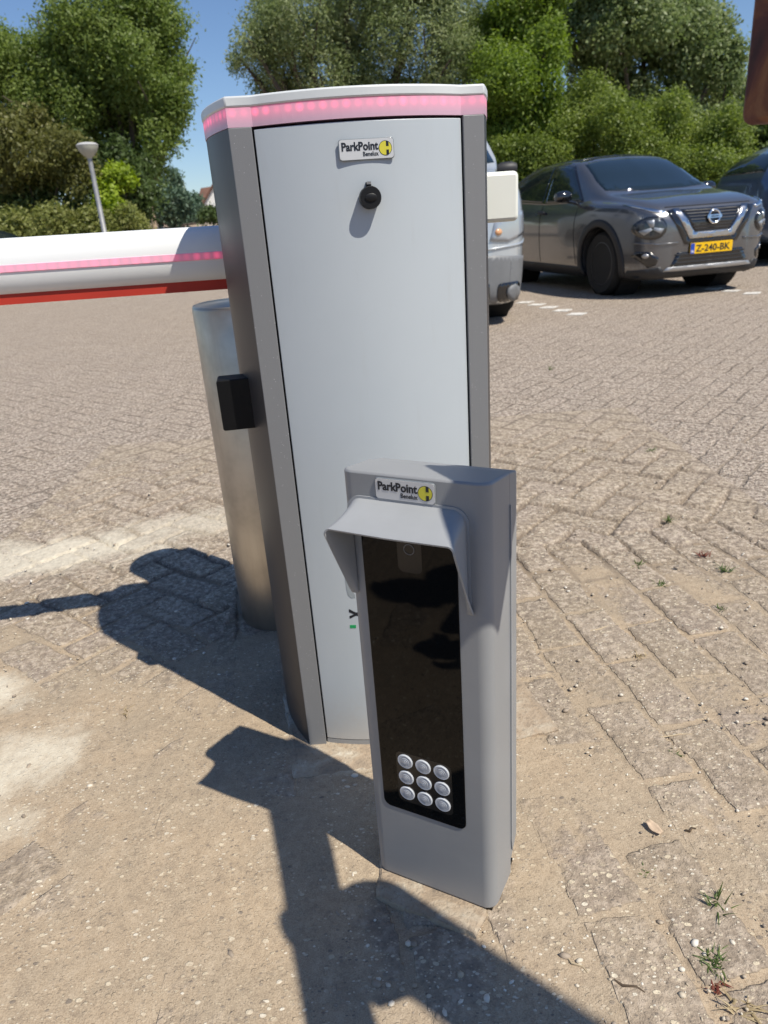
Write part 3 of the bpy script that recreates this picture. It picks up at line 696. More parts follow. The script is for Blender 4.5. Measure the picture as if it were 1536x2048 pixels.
# ------------------------------------------------------------------ reader pedestal
RA = -radians(29.1); reader = thing('reader_pedestal', 'short grey reader post with black glass front and sun hood before the white cabinet', 'reader post', (-0.05, 0.814, 0), RA)
RW, RD = 0.187, 0.104
def shell(pr, z0, z1t, dz, name, material, bev):
    m = MB(); n = len(pr); zt = [z1t - dz * p[1] for p in pr]
    vs = [(p[0], p[1], z0) for p in pr] + [(p[0], p[1], zt[i]) for i, p in enumerate(pr)]
    m.add(vs, [tuple(range(n))[::-1], tuple(range(n, 2 * n))] + [(i, (i + 1) % n, n + (i + 1) % n, n + i) for i in range(n)])
    return m.build(name, material, reader, smooth=35, bev=bev)
def rounded_front(x0, x1, y0, y1, r, n=8):
    p = []
    for q in range(n + 1): a = pi + pi / 2 * q / n; p.append((x0 + r + r * cos(a), y0 + r + r * sin(a)))
    for q in range(n + 1): a = 1.5 * pi + pi / 2 * q / n; p.append((x1 - r + r * cos(a), y0 + r + r * sin(a)))
    return p + [(x1, y1), (x0, y1)]
shell(rounded_front(0, RW, 0, 0.074, 0.017), 0.0105, 0.6505, 0.14, 'front_shell', M['reader'], 0.003)
m = MB()
# back shell, its lower and upper ends cut at a slant
for sgn in (0,):
    pr = [(0.0015, 0.0755), (RW - 0.0015, 0.0755), (RW - 0.0015, RD), (0.0015, RD)]
    zb = [0.030, 0.030, 0.060, 0.060]; zt = [0.6385, 0.6385, 0.632, 0.632]
    m.add([(p[0], p[1], z) for p, z in zip(pr, zb)] + [(p[0], p[1], z) for p, z in zip(pr, zt)], [(3, 2, 1, 0), (4, 5, 6, 7), (0, 1, 5, 4), (1, 2, 6, 5), (2, 3, 7, 6), (3, 0, 4, 7)])
m.build('back_shell', M['reader'], reader, bev=0.002)
m = MB(); m.box((0.004, 0.071, 0.012), (RW - 0.004, 0.0765, 0.634)); m.build('seam', M['gap'], reader)
# raised edge of the back cover on the side
m = MB(); 
for x0, x1 in ((RW - 0.0005, RW + 0.0018), (-0.0018, 0.0005)):
    m.prism([(0.072, 0.075), (0.0745, 0.055), (0.0745, 0.590), (0.072, 0.600)], x0, x1, Matrix(((0, 0, 1, 0), (1, 0, 0, 0), (0, 1, 0, 0), (0, 0, 0, 1))))
m.build('cover_edge', M['hood'], reader)
m = MB(); m.box((0.006, 0.006, 0.0), (RW - 0.006, RD - 0.006, 0.012)); m.build('base_plate', M['black_plastic'], reader)
TOFRONT = Matrix(((1, 0, 0, 0), (0, 0, -1, 0), (0, 1, 0, 0), (0, 0, 0, 1)))     # local xy plane onto the front, z outwards
m = MB(); m.prism(rrect(0.0235, 0.1465, 0.1485, 0.60, 0.011), -0.002, 0.0012, TOFRONT)
glass = m.build('glass_panel', M['glass_black'], reader, smooth=30, bev=0.0006)
badge(reader, TOFRONT @ Matrix.Translation((0.0485, 0.6190, 0.0)), 0.077, 0.027)
# nine lamps behind the glass
kL = N('lamp_lens'); o_ = kL.obj(); sp = kL.n('SeparateXYZ'); kL.l(o_, sp.inputs[0])
rr = kL.math('SQRT', kL.math('ADD', kL.math('MULTIPLY', sp.outputs[0], sp.outputs[0]), kL.math('MULTIPLY', sp.outputs[1], sp.outputs[1])))
kL.l(kL.ramp(kL.math('DIVIDE', rr, 0.0115), [(0.0, (0.50, 0.53, 0.58)), (0.55, (0.40, 0.43, 0.48)), (0.80, (0.52, 0.55, 0.60)), (0.92, (0.75, 0.78, 0.82)), (1.0, (0.42, 0.44, 0.48))]), kL.b.inputs['Base Color'])
kL.b.inputs['Roughness'].default_value = 0.22; kL.b.inputs['Coat Weight'].default_value = 0.6
kL.l(kL.bump(kL.math('SINE', kL.math('MULTIPLY', rr, 2600)), 0.5, 0.0006), kL.b.inputs['Normal'])
m = MB(); m.prism(rrect(0.0485, 0.165, 0.1305, 0.2505, 0.008), 0.0009, 0.0016, TOFRONT); m.build('lamp_board', mat('lamp_board', (0.012, 0.011, 0.010), 0.25), reader)
proto = None
for r_ in range(3):
    for c_ in range(3):
        if proto is None:
            m = MB(); m.lathe([(0.0112, 0.0), (0.0114, 0.0012), (0.0104, 0.0019), (0.0085, 0.0014), (0.0055, 0.0021), (0.0, 0.0026)], 36)
            proto = m.build('lamp', kL.m, reader, smooth=50); o = proto
        else:
            o = proto.copy(); COL.objects.link(o); o.parent = reader
        o.matrix_local = TOFRONT @ Matrix.Translation((0.0627 + 0.0268 * c_, 0.2365 - 0.0276 * r_, 0.0016))
m = MB(); m.prism(rrect(0.072, 0.528, 0.104, 0.578, 0.008), 0.0008, 0.0015, TOFRONT); cmb = m.build('camera_window', mat('camera_window', (0.007, 0.007, 0.008), 0.12), reader)
m = MB(); n_ = 32
m.grid([[TOFRONT @ Vector((0.088 + r_ * cos(2 * pi * q / n_), 0.559 + r_ * sin(2 * pi * q / n_), z_)) for q in range(n_)] for r_, z_ in ((0.0072, 0.0015), (0.0072, 0.0021), (0.0060, 0.0021), (0.0060, 0.0015))], True)
m.build('lens_ring', mat('lens_ring', (0.13, 0.13, 0.14), 0.3), cmb)
# hood: sloping roof that curls into two tapering cheeks
def hood():
    s0, s1 = 0.011, 0.161; cs = (s0 + s1) / 2; rows = []; T = 0.0022
    ztop, zlip, ztip, out = 0.617, 0.596, 0.488, 0.052
    n = 14; path = []      # section across: left cheek tip -> corner -> roof -> corner -> right cheek tip
    for q in range(9): path.append(('c', -1, 1 - q / 8))
    for q in range(17): path.append(('r', 0, -1 + 2 * q / 16))
    for q in range(9): path.append(('c', 1, q / 8))
    def outer(t, shrink):
        """t: position along the section, returns rows from the wall (0) to the rim (1)"""
    base, rim = [], []
    r = 0.0165
    half = (s1 - s0) / 2
    def section(h, zt, zb_, r):
        pts = []
        for q in range(13): z = zb_ + (zt - r - zb_) * q / 12; pts.append((-h, z))
        for q in range(1, 9): a = pi - pi / 2 * q / 8; pts.append((-h + r + r * cos(a), zt - r + r * sin(a)))
        for q in range(1, 13): pts.append((-h + r + (2 * h - 2 * r) * q / 12, zt))
        for q in range(1, 9): a = pi / 2 - pi / 2 * q / 8; pts.append((h - r + r * cos(a), zt - r + r * sin(a)))
        for q in range(1, 13): z = zt - r - (zt - r - zb_) * q / 12; pts.append((h, z))
        return pts
    def depth(i, tot):
        k = min(i, tot - 1 - i)
        return min(1.0, (k / 12.0) ** 0.9) if k <= 12 else 1.0
    for layer in range(9):
        f = layer / 8; h = half + 0.007 * f ** 3; zt = ztop - (ztop - zlip) * f ** 0.85; rr_ = r - 0.008 * f
        sec = section(h, zt, ztip, rr_); tot = len(sec); row = []
        for i, (x, z) in enumerate(sec):
            dd = 0.0012 + (out - 0.0012) * f * depth(i, tot) * (1.0 + (0.05 * (1 - abs(x) / h) if f > 0.5 else 0))
            row.append((cs + x, -dd, z))
        rows.append(row)
    m = MB(); m.grid(rows); o = m.build('hood', M['hood'], reader, smooth=60)
    s = o.modifiers.new('thickness', 'SOLIDIFY'); s.thickness = T; s.offset = -1
    bevel(o, 0.0006, 2, 50)
    # flange where the hood meets the front
    m = MB(); sec = section(half + 0.0035, ztop + 0.003, ztip + 0.012, r + 0.003); sec2 = section(half - 0.002, ztop - 0.002, ztip + 0.012, r)
    P = [(cs + x, -0.0015, z) for x, z in sec]; Q = [(cs + x, -0.0015, z) for x, z in sec2]; P2 = [(x, 0.001, z) for x, _, z in P]
    m.grid([P2, P, Q]); m.build('hood_flange', M['hood'], reader, smooth=60)
hood()

m = rough_slab([(-0.053, 0.763), (0.081, 0.690), (0.104, 0.722), (0.10, 0.75), (-0.045, 0.83)], 0.0100, 0.0011, 8)
tag(m.build('footing', M['concrete'], smooth=30), 'narrow whitish concrete strip under the short grey reader post', 'footing')

# ------------------------------------------------------------------ stainless bollard
bol = thing('steel_bollard', 'thick brushed stainless steel bollard standing behind the barrier cabinet', 'bollard', (-0.280, 1.652, 0))
m = MB(); m.lathe([(0.107, 0.0), (0.107, 0.768), (0.1055, 0.772)], 64); m.build('tube', M['steel'], bol, smooth=30)
m = MB(); m.lathe([(0.1058, 0.7725), (0.1045, 0.776), (0.095, 0.7785), (0.05, 0.781), (0.001, 0.782)], 64); m.build('cap', M['steel'], bol, smooth=40)

# ------------------------------------------------------------------ rusty beam at the right edge, unseen parts shaped for its shadow
rp = thing('rusty_gate', 'rusty brown steel beam end at the upper right edge of the photo', 'gate', (0.296, 0.62, 0), 0)
hdir = Vector((0.24, -0.97, 0)).normalized(); nd = Vector((0.97, 0.24, 0)).normalized()
BM = Matrix(((hdir.x, 0, nd.x, 0), (hdir.y, 0, nd.y, 0), (0, 1, 0, 0), (0, 0, 0, 1)))   # local (s, z, thickness)
m = MB(); m.prism(rrect(0.0, 0.968, 0.13, 1.120, 0.009, 6), 0.0305, 0.072, BM); m.build('end_block', M['rust'], rp, bev=0.004, smooth=40)  # thickens the beam end so its shadow on the reader is wider
m = MB(); m.prism(rrect(0.0, 0.968, 1.50, 1.120, 0.009, 6), 0.0, 0.030, BM); m.build('beam', M['rust'], rp, bev=0.004, smooth=40)
m = MB(); m.prism([(0.27, 0.86), (0.36, 0.78), (0.43, 0.90), (0.43, 0.9665), (0.27, 0.9665)], 0.008, 0.022, BM); m.build('shadow_gusset', M['rust'], rp, bev=0.002)  # unseen plate, outline shaped to fill out the foreground shadow
J = hdir * 0.36 + nd * 0.075 + Vector((0, 0, 0.975)); E_ = J + Vector((0.75, -0.655, 1.0)) * 2.0
m = MB(); m.tube([J - Vector((0.75, -0.655, 1.0)) * 0.05, J.lerp(E_, .5), E_], 0.060, 24); m.build('shadow_stay', M['rust'], rp, smooth=40)  # unseen pole, invented and aimed to cast the broad foreground shadow
m = MB(); m.tube([(E_.x, E_.y, 0), (E_.x, E_.y, E_.z + .1)], 0.075, 24); m.build('tall_post', M['rust'], rp, smooth=40)
b_ = hdir * 1.52 + nd * 0.036
m = MB(); m.tube([(b_.x, b_.y, 0), (b_.x, b_.y, 1.16)], 0.06, 24); m.build('post', M['rust'], rp, smooth=40)
m = MB(); m.tube([BM @ Vector((0.42 + 0.023 * cos(2 * pi * q / 20), 1.146 + 0.023 * sin(2 * pi * q / 20), 0.015)) for q in range(21)], 0.0055, 8); m.build('lifting_ring', M['rust'], rp, smooth=60)

# ------------------------------------------------------------------ trees and shrubs
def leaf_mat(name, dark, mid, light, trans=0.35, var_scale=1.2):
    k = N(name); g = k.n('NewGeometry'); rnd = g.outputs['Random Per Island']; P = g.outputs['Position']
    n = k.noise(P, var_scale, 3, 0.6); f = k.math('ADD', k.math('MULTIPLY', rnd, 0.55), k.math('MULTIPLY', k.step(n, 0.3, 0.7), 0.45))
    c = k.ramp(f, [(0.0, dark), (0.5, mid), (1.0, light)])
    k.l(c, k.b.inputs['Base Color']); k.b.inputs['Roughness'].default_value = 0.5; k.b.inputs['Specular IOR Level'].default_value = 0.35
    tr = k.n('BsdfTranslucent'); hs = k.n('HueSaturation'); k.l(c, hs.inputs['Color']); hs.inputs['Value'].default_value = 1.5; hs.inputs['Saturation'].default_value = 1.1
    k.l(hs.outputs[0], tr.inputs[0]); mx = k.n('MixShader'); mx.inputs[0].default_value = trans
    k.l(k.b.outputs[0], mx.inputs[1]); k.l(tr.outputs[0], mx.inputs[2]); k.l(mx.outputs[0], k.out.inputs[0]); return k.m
bark = mat('bark', (0.10, 0.08, 0.06), 0.9, var=0.3, vscale=6, bump=0.6, bscale=20)

def leaves_mesh(lumps, n_clusters, per, leaf, spread, rng, aspect=2.0, sub=7, squash=0.9, subr=0.42):
    """lumps: (x, y, z, r). Leaf-sized diamonds in sprays set on the skins of many small lumps."""
    C = []; R = []
    for (x, y, z, r) in lumps:
        for _ in range(sub):
            d = rng.normal(size=3); d /= np.linalg.norm(d); d[2] *= squash
            C.append(np.array([x, y, z]) + d * r * rng.uniform(.55, .85)); R.append(r * rng.uniform(subr * .7, subr * 1.15))
        C.append(np.array([x, y, z])); R.append(r * 0.72)
    C = np.array(C); R = np.array(R); w = R ** 2 / np.sum(R ** 2)
    idx = rng.choice(len(C), n_clusters, p=w)
    d = rng.normal(size=(n_clusters, 3)); d /= np.linalg.norm(d, axis=1)[:, None]
    rad = R[idx] * (0.72 + 0.38 * rng.random(n_clusters) ** 0.8)
    far_ = rng.random(n_clusters) < 0.14; rad = np.where(far_, rad * rng.uniform(1.0, 1.38, n_clusters), rad)
    cen = C[idx] + d * rad[:, None] * np.array([1, 1, squash])
    N_ = n_clusters * per; cid = np.repeat(np.arange(n_clusters), per)
    p = cen[cid] + rng.normal(size=(N_, 3)) * spread
    nrm = d[cid] * 0.8 + rng.normal(size=(N_, 3)) * 0.75 + np.array([0, 0, 0.35]); nrm /= np.linalg.norm(nrm, axis=1)[:, None]
    t = rng.normal(size=(N_, 3)) + d[cid] * 0.6; t -= nrm * np.sum(t * nrm, 1)[:, None]; t /= np.linalg.norm(t, axis=1)[:, None]
    b = np.cross(nrm, t); L = leaf * rng.uniform(.6, 1.3, N_)[:, None]; B = L / aspect
    v = np.stack([p - t * L * .5, p + b * B * .5 + nrm * B * .12, p + t * L * .5, p - b * B * .5 + nrm * B * .12], 1).reshape(-1, 3)
    me = bpy.data.meshes.new('crown'); me.vertices.add(N_ * 4); me.vertices.foreach_set('co', v.astype(np.float32).ravel())
    me.loops.add(N_ * 4); me.loops.foreach_set('vertex_index', np.arange(N_ * 4, dtype=np.int32))
    me.polygons.add(N_); me.polygons.foreach_set('loop_start', np.arange(0, N_ * 4, 4, dtype=np.int32)); me.polygons.foreach_set('loop_total', np.full(N_, 4, np.int32))
    me.update(); return me

def plant(name, label, cat, lump_px, Y, material, clusters, per, leaf, seed, spread=0.09, depth=0.5, base=None, trunk=0.16, group=None, aspect=2.0, sub=7, subr=0.42, limbs=True):
    """lump_px: (px, py, r_px[, dy]) outlines of the crown as masses at real distance Y"""
    rng = np.random.default_rng(seed); lumps = []
    for L in lump_px:
        x, y, r = L[:3]; c = at(x, y, Y); sc = (c - CAM).dot(FW) / F_PX
        yy = Y + (L[3] if len(L) > 3 else rng.uniform(-depth, depth)); c = at(x, y, yy)
        lumps.append((c.x, c.y, c.z, r * sc))
    if base is None: base = (np.mean([l[0] for l in lumps]), Y + depth * 0.3)
    gz = hill(*base); root = thing(name, label, cat, (base[0], base[1], gz), 0, group)
    ll = [(x - base[0], y - base[1], max(z - gz, r * 0.5), r) for x, y, z, r in lumps]
    me = leaves_mesh(ll, clusters, per, leaf, spread, rng, aspect, sub, 0.9, subr); link('crown', me, material, root)
    m = MB(); zmax = max(l[2] for l in ll); top = np.average([l[:3] for l in ll], axis=0, weights=[l[3] for l in ll])
    bx = 0.0
    split = min(top[2] * 0.55, 1.8)
    m.tube([(0, 0, -0.1), (0.02, 0.01, split * 0.5), (top[0] * .12, top[1] * .12, split)], [trunk, trunk * .85, trunk * .7], 9)
    if limbs:
        for (x, y, z, r) in ll:
            s = Vector((top[0] * .1, top[1] * .1, split * rng.uniform(.75, 1.0))); e = Vector((x, y, z)); mid_ = s.lerp(e, .5) + Vector((0, 0, -.08 * (e - s).length))
            m.tube([s, mid_, e], [trunk * .5, trunk * .3, trunk * .1], 6)
            for _ in range(2):
                q = e + Vector(rng.normal(size=3)) * r * .5; m.tube([mid_.lerp(e, .6), q], [trunk * .14, trunk * .05], 5)
    me2 = bpy.data.meshes.new('trunk'); me2.from_pydata(m.v, [], m.f); link('trunk', me2, bark, root)
    return root

LM = {}
LM['ash'] = leaf_mat('ash_leaves', (0.105, 0.155, 0.035), (0.175, 0.235, 0.055), (0.27, 0.33, 0.10), 0.42)
LM['olive'] = leaf_mat('olive_brown_leaves', (0.085, 0.09, 0.024), (0.15, 0.155, 0.042), (0.23, 0.215, 0.075))
LM['lime'] = leaf_mat('lime_leaves', (0.15, 0.21, 0.018), (0.25, 0.34, 0.03), (0.36, 0.44, 0.05))
LM['low'] = leaf_mat('scrub_leaves', (0.12, 0.145, 0.035), (0.20, 0.225, 0.06), (0.31, 0.31, 0.11))
LM['far'] = leaf_mat('blue_green_needles', (0.07, 0.115, 0.075), (0.115, 0.175, 0.115), (0.165, 0.235, 0.15))
LM['silver'] = leaf_mat('silver_green_leaves', (0.125, 0.17, 0.06), (0.225, 0.275, 0.11), (0.40, 0.43, 0.24), trans=0.36)
LM['bright'] = leaf_mat('fresh_green_leaves', (0.11, 0.165, 0.024), (0.175, 0.25, 0.038), (0.26, 0.34, 0.07), 0.42)
LM['poplar'] = leaf_mat('grey_green_leaves', (0.11, 0.155, 0.055), (0.19, 0.245, 0.09), (0.36, 0.40, 0.21), trans=0.36)
LM['hedge'] = leaf_mat('hedge_leaves', (0.105, 0.15, 0.026), (0.18, 0.235, 0.046), (0.275, 0.33, 0.085), 0.40)
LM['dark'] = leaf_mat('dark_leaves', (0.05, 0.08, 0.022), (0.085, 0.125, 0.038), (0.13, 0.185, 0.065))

plant('tree', 'big round ash tree with dense green crown against the sky at upper left', 'tree',
      [(300, 50, 85), (345, 130, 42), (335, 200, 55), (270, 220, 80), (205, 60, 95), (100, 145, 75), (30, 150, 80), (-60, 130, 110), (200, 170, 110), (320, 275, 42), (262, 310, 60), (110, 230, 100), (240, -30, 90), (20, 240, 90), (65, 92, 30), (150, 70, 62), (358, 180, 26), (346, 240, 26), (300, 330, 28), (250, 120, 100), (10, 85, 28), (362, 135, 22), (330, 60, 34), (140, 140, 80), (75, 40, 12), (180, 290, 70)],
      22, LM['ash'], 24000, 6, 0.098, 1, spread=0.12, depth=1.2, base=(-6.6, 23.4), trunk=0.25, sub=9, subr=0.36)
plant('bush', 'tall olive brown bush under the ash tree behind the boom', 'bush',
      [(40, 300, 75), (-10, 270, 70), (95, 320, 60), (130, 300, 50), (20, 370, 60), (70, 250, 40), (150, 350, 45)], 18.5, LM['olive'], 3200, 6, 0.10, 2, depth=0.8, base=(-7.8, 19.0), trunk=0.08)
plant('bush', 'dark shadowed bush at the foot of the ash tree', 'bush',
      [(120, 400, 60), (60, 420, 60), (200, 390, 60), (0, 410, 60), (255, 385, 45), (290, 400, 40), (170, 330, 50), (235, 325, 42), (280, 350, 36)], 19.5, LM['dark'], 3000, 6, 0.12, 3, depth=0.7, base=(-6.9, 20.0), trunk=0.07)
plant('bush', 'small lime green bush right of the lamp post', 'bush',
      [(235, 350, 30), (212, 385, 24), (250, 365, 22), (225, 420, 26), (205, 430, 20)], 18.0, LM['lime'], 700, 5, 0.11, 4, depth=0.3, base=(-5.55, 18.2), trunk=0.04, spread=0.06)
for i, (px, py, r, lab) in enumerate([(25, 455, 46, 'low scrub bush at the left edge above the boom'), (105, 450, 46, 'low scrub bush left of the lamp post above the boom'), (180, 452, 42, 'low scrub bush behind the lamp post above the boom'), (245, 448, 36, 'low scrub bush beside the sandy road above the boom')]):
    plant('shrub', lab, 'shrub', [(px, py, r), (px - 30, py + 12, r * .8), (px + 32, py + 10, r * .8), (px, py + 30, r * .8), (px + 8, py - 18, r * .55)], 17.2 + 0.1 * i, LM['low'], 1100, 6, 0.09, 10 + i, depth=0.4, trunk=0.03, group='low scrub along the car park edge', spread=0.07)
plant('tree', 'far blue green conifer beside the sandy road left of the cabinet', 'tree',
      [(348, 352, 13), (345, 372, 19), (342, 395, 26), (340, 420, 30), (362, 425, 24), (318, 425, 22), (372, 400, 14), (325, 398, 14)], 46, LM['far'], 2600, 5, 0.26, 20, spread=0.16, depth=0.6, base=(-13.3, 46.2), trunk=0.16)
plant('tree', 'smaller far conifer between the road and the brown roof', 'tree',
      [(393, 398, 8), (391, 412, 12), (392, 428, 15)], 50, LM['far'], 600, 5, 0.22, 21, spread=0.14, depth=0.3, base=(-12.6, 50.2), trunk=0.1)
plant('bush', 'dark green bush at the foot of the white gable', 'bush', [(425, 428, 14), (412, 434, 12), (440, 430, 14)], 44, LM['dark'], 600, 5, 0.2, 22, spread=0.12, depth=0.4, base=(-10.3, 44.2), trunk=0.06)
plant('tree', 'silvery green willow tree rising behind the barrier cabinet', 'tree',
      [(600, 40, 85), (540, 120, 50), (498, 78, 30), (485, 120, 26), (520, 165, 34), (700, 40, 110), (830, 50, 110), (900, 120, 80), (640, 150, 70), (770, 160, 80), (560, 60, 55), (535, 8, 34), (930, 40, 80), (690, -70, 110), (850, -60, 110), (575, 190, 45), (700, 230, 70), (850, 220, 80), (500, 45, 18), (565, -30, 50)],
      18, LM['silver'], 21000, 6, 0.085, 30, spread=0.085, depth=1.0, base=(-0.3, 18.8), trunk=0.25, aspect=3.0)
plant('tree', 'fresh green robinia tree standing between the willow and the hedge', 'tree',
      [(1050, 50, 75), (1010, 160, 75), (1075, 120, 55), (1000, 250, 75), (1060, -30, 90), (1000, 340, 60), (1100, 75, 32), (1085, 180, 40), (960, 90, 60), (1050, 240, 60)],
      17, LM['bright'], 10500, 6, 0.085, 31, spread=0.085, depth=0.8, base=(3.0, 17.4), trunk=0.2)
plant('tree', 'grey green poplar tree above the hedge at the upper right', 'tree',
      [(1240, 40, 110), (1360, 70, 95), (1150, 40, 80), (1440, 130, 52), (1430, 60, 46), (1400, 190, 75), (1260, 140, 85), (1290, -50, 110), (1150, -60, 90), (1478, 200, 34), (1465, 100, 20), (1180, 140, 60), (1400, 0, 40), (1475, 160, 20), (1160, 220, 60), (1290, 225, 60), (1360, 240, 60), (1440, 250, 45)],
      22, LM['poplar'], 16000, 6, 0.11, 32, spread=0.11, depth=1.2, base=(8.2, 22.8), trunk=0.28, aspect=1.7)
hedge = [([(1080, 330, 65), (1040, 400, 60), (1110, 390, 55), (1060, 450, 55), (1000, 430, 60), (1020, 310, 40)], 'tall hedge bush left of the grey car roof', 15.2),
         ([(1190, 210, 62), (1180, 290, 70), (1240, 240, 55), (1210, 360, 70), (1150, 360, 60), (1200, 440, 70), (1140, 260, 45)], 'tallest hedge bush above the grey car windscreen', 15.6),
         ([(1320, 250, 68), (1300, 330, 70), (1370, 300, 65), (1340, 400, 70), (1260, 310, 50), (1290, 440, 70)], 'broad hedge bush above the grey car bonnet', 15.4),
         ([(1440, 270, 58), (1420, 350, 65), (1470, 390, 60), (1400, 430, 70), (1490, 440, 60)], 'hedge bush between the grey car and the blue car', 15.0)]
for i, (L, lab, Y) in enumerate(hedge):
    plant('hedge_bush', lab, 'hedge bush', L, Y, LM['hedge'], 6500, 6, 0.066, 40 + i, spread=0.07, depth=0.6, trunk=0.06, group='hedge behind the parked cars', aspect=1.9)
plant('tree', 'shaded green tree standing inside the hedge behind the grey car', 'tree', [(1050, 300, 80), (1150, 260, 80), (1260, 300, 85), (1370, 330, 85), (1460, 330, 70), (1100, 420, 80), (1230, 420, 85), (1370, 430, 80), (1010, 380, 60), (1480, 420, 60)], 17.6, LM['hedge'], 8000, 6, 0.08, 47, spread=0.09, depth=0.5, base=(5.2, 17.8), trunk=0.12)
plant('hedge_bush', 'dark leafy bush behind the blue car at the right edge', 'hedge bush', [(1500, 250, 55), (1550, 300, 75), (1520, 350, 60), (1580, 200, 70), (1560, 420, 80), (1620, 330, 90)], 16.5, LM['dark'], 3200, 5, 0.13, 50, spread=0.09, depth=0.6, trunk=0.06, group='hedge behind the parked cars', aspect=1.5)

# ------------------------------------------------------------------ lamp post, wooden post, house
LY = 15.9; lt = at(174, 290, LY); sc = (lt - CAM).dot(FW) / F_PX
lb = (lt.x, lt.y); H_ = lt.z
lamp = thing('street_lamp', 'grey street lamp with a shallow bowl head in front of the bushes', 'street lamp', (lb[0], lb[1], 0))
m = MB(); m.tube([(0, 0, 0), (0, 0, 1.0), (0, 0, 1.02), (0, 0, H_ - 0.22)], [0.075, 0.07, 0.052, 0.042], 16); m.build('pole', mat('galvanised_pole', (0.33, 0.33, 0.33), 0.5, metal=0.4, var=0.1), lamp, smooth=50)
r_ = 21.5 * sc
m = MB(); m.lathe([(0.05, H_ - 0.24), (0.06, H_ - 0.215), (r_ * .5, H_ - 0.185), (r_ * .80, H_ - 0.11), (r_ * .96, H_ - 0.035), (r_ * .97, H_ - 0.012)], 32); m.build('lamp_bowl', mat('milky_bowl', (0.40, 0.40, 0.34), 0.35), lamp, smooth=50)
m = MB(); m.lathe([(r_, H_ - 0.013), (r_ * 1.01, H_), (r_ * .8, H_ + 0.03), (r_ * .4, H_ + 0.045), (0.01, H_ + 0.05)], 32); m.build('lamp_lid', mat('lamp_lid_grey', (0.5, 0.5, 0.49), 0.45), lamp, smooth=50)
pb = at(306, 438, 40); 
m = MB(); z0 = hill(pb.x, pb.y); m.tube([(0, 0, 0), (0.02, 0, 0.6), (-0.01, 0, pb.z - z0 + 0.95)], [0.13, 0.12, 0.11], 9)
wp = m.build('wooden_post', mat('weathered_wood', (0.36, 0.27, 0.19), 0.9, var=0.2), smooth=50); wp.location = (pb.x, pb.y, z0); tag(wp, 'pale weathered wooden post beside the sandy road', 'post')
# house: gable turned to the car park, long brown roof to the left
hb = at(412, 432, 56); hz = hill(hb.x, hb.y); hs = (hb - CAM).dot(FW) / F_PX
house = thing('house', 'white house with a brown tiled roof partly hidden by the cabinet', 'house', (hb.x, hb.y, hz))
px = lambda v: v * hs
zr = px(54) + 0.5; ze = px(12) + .5
m = MB(); m.add([(px(0), 0, 0), (px(60), 0, 0), (px(60), 0, ze + .2), (px(30), 0, zr - .2), (px(0), 0, ze + .2)] + [(px(0), 8, 0), (px(60), 8, 0), (px(60), 8, ze + .2), (px(30), 8, zr - .2), (px(0), 8, ze + .2)], [(0, 1, 2, 3, 4), (9, 8, 7, 6, 5), (0, 5, 6, 1), (1, 6, 7, 2), (4, 9, 5, 0), (2, 7, 8, 3), (3, 8, 9, 4)])
m.build('wall', mat('white_render', (0.78, 0.78, 0.75), 0.8), house)
rt = mat('brown_tiles', (0.15, 0.075, 0.05), 0.8, var=0.25, vscale=2)
m = MB(); m.add([(px(-3), -0.3, ze), (px(30), -0.3, zr), (px(63), -0.3, ze), (px(-3), 8.3, ze), (px(30), 8.3, zr), (px(63), 8.3, ze), (px(-3), -0.3, ze - .18), (px(30), -0.3, zr - .18), (px(63), -0.3, ze - .18), (px(-3), 8.3, ze - .18), (px(30), 8.3, zr - .18), (px(63), 8.3, ze - .18)],
              [(0, 1, 4, 3), (1, 2, 5, 4), (6, 9, 10, 7), (7, 10, 11, 8), (0, 6, 7, 1), (1, 7, 8, 2), (3, 4, 10, 9), (4, 5, 11, 10), (0, 3, 9, 6), (2, 8, 11, 5)])
m.build('roof', rt, house)
m = MB(); m.box((px(-36), 3.0, 0), (px(0) - .02, 7.0, ze * .55)); m.build('side_wing', mat('wing_wall', (0.30, 0.22, 0.16), 0.9), house)
m = MB(); m.add([(px(-38), 2.6, ze * .55), (px(26), 2.6, ze * .55), (px(26), 5, zr - .1), (px(-30), 5, zr - .25), (px(-38), 7.4, ze * .55), (px(26), 7.4, ze * .55)], [(0, 1, 2, 3), (4, 3, 2, 5), (0, 3, 4), (0, 4, 5, 1)]); m.build('roof', rt, house)
for wx in (38, 48):
    m = MB(); m.box((px(wx), -0.03, 1.0), (px(wx + 5), 0.05, 2.3)); m.build('window', M['glass_black'], house)

# ------------------------------------------------------------------ cars
def hermite(xs, ys, q):
    xs = np.asarray(xs, float); ys = np.asarray(ys, float); d = np.diff(ys) / np.diff(xs); mm = np.zeros_like(ys)
    mm[1:-1] = np.where(d[:-1] * d[1:] > 0, 2 * d[:-1] * d[1:] / (d[:-1] + d[1:] + 1e-12), 0); mm[0] = d[0]; mm[-1] = d[-1]
    k = np.clip(np.searchsorted(xs, q) - 1, 0, len(xs) - 2); h = xs[k + 1] - xs[k]; t = (q - xs[k]) / h
    return ((2 * t ** 3 - 3 * t ** 2 + 1) * ys[k] + (t ** 3 - 2 * t ** 2 + t) * h * mm[k] + (-2 * t ** 3 + 3 * t ** 2) * ys[k + 1] + (t ** 3 - t ** 2) * h * mm[k + 1])

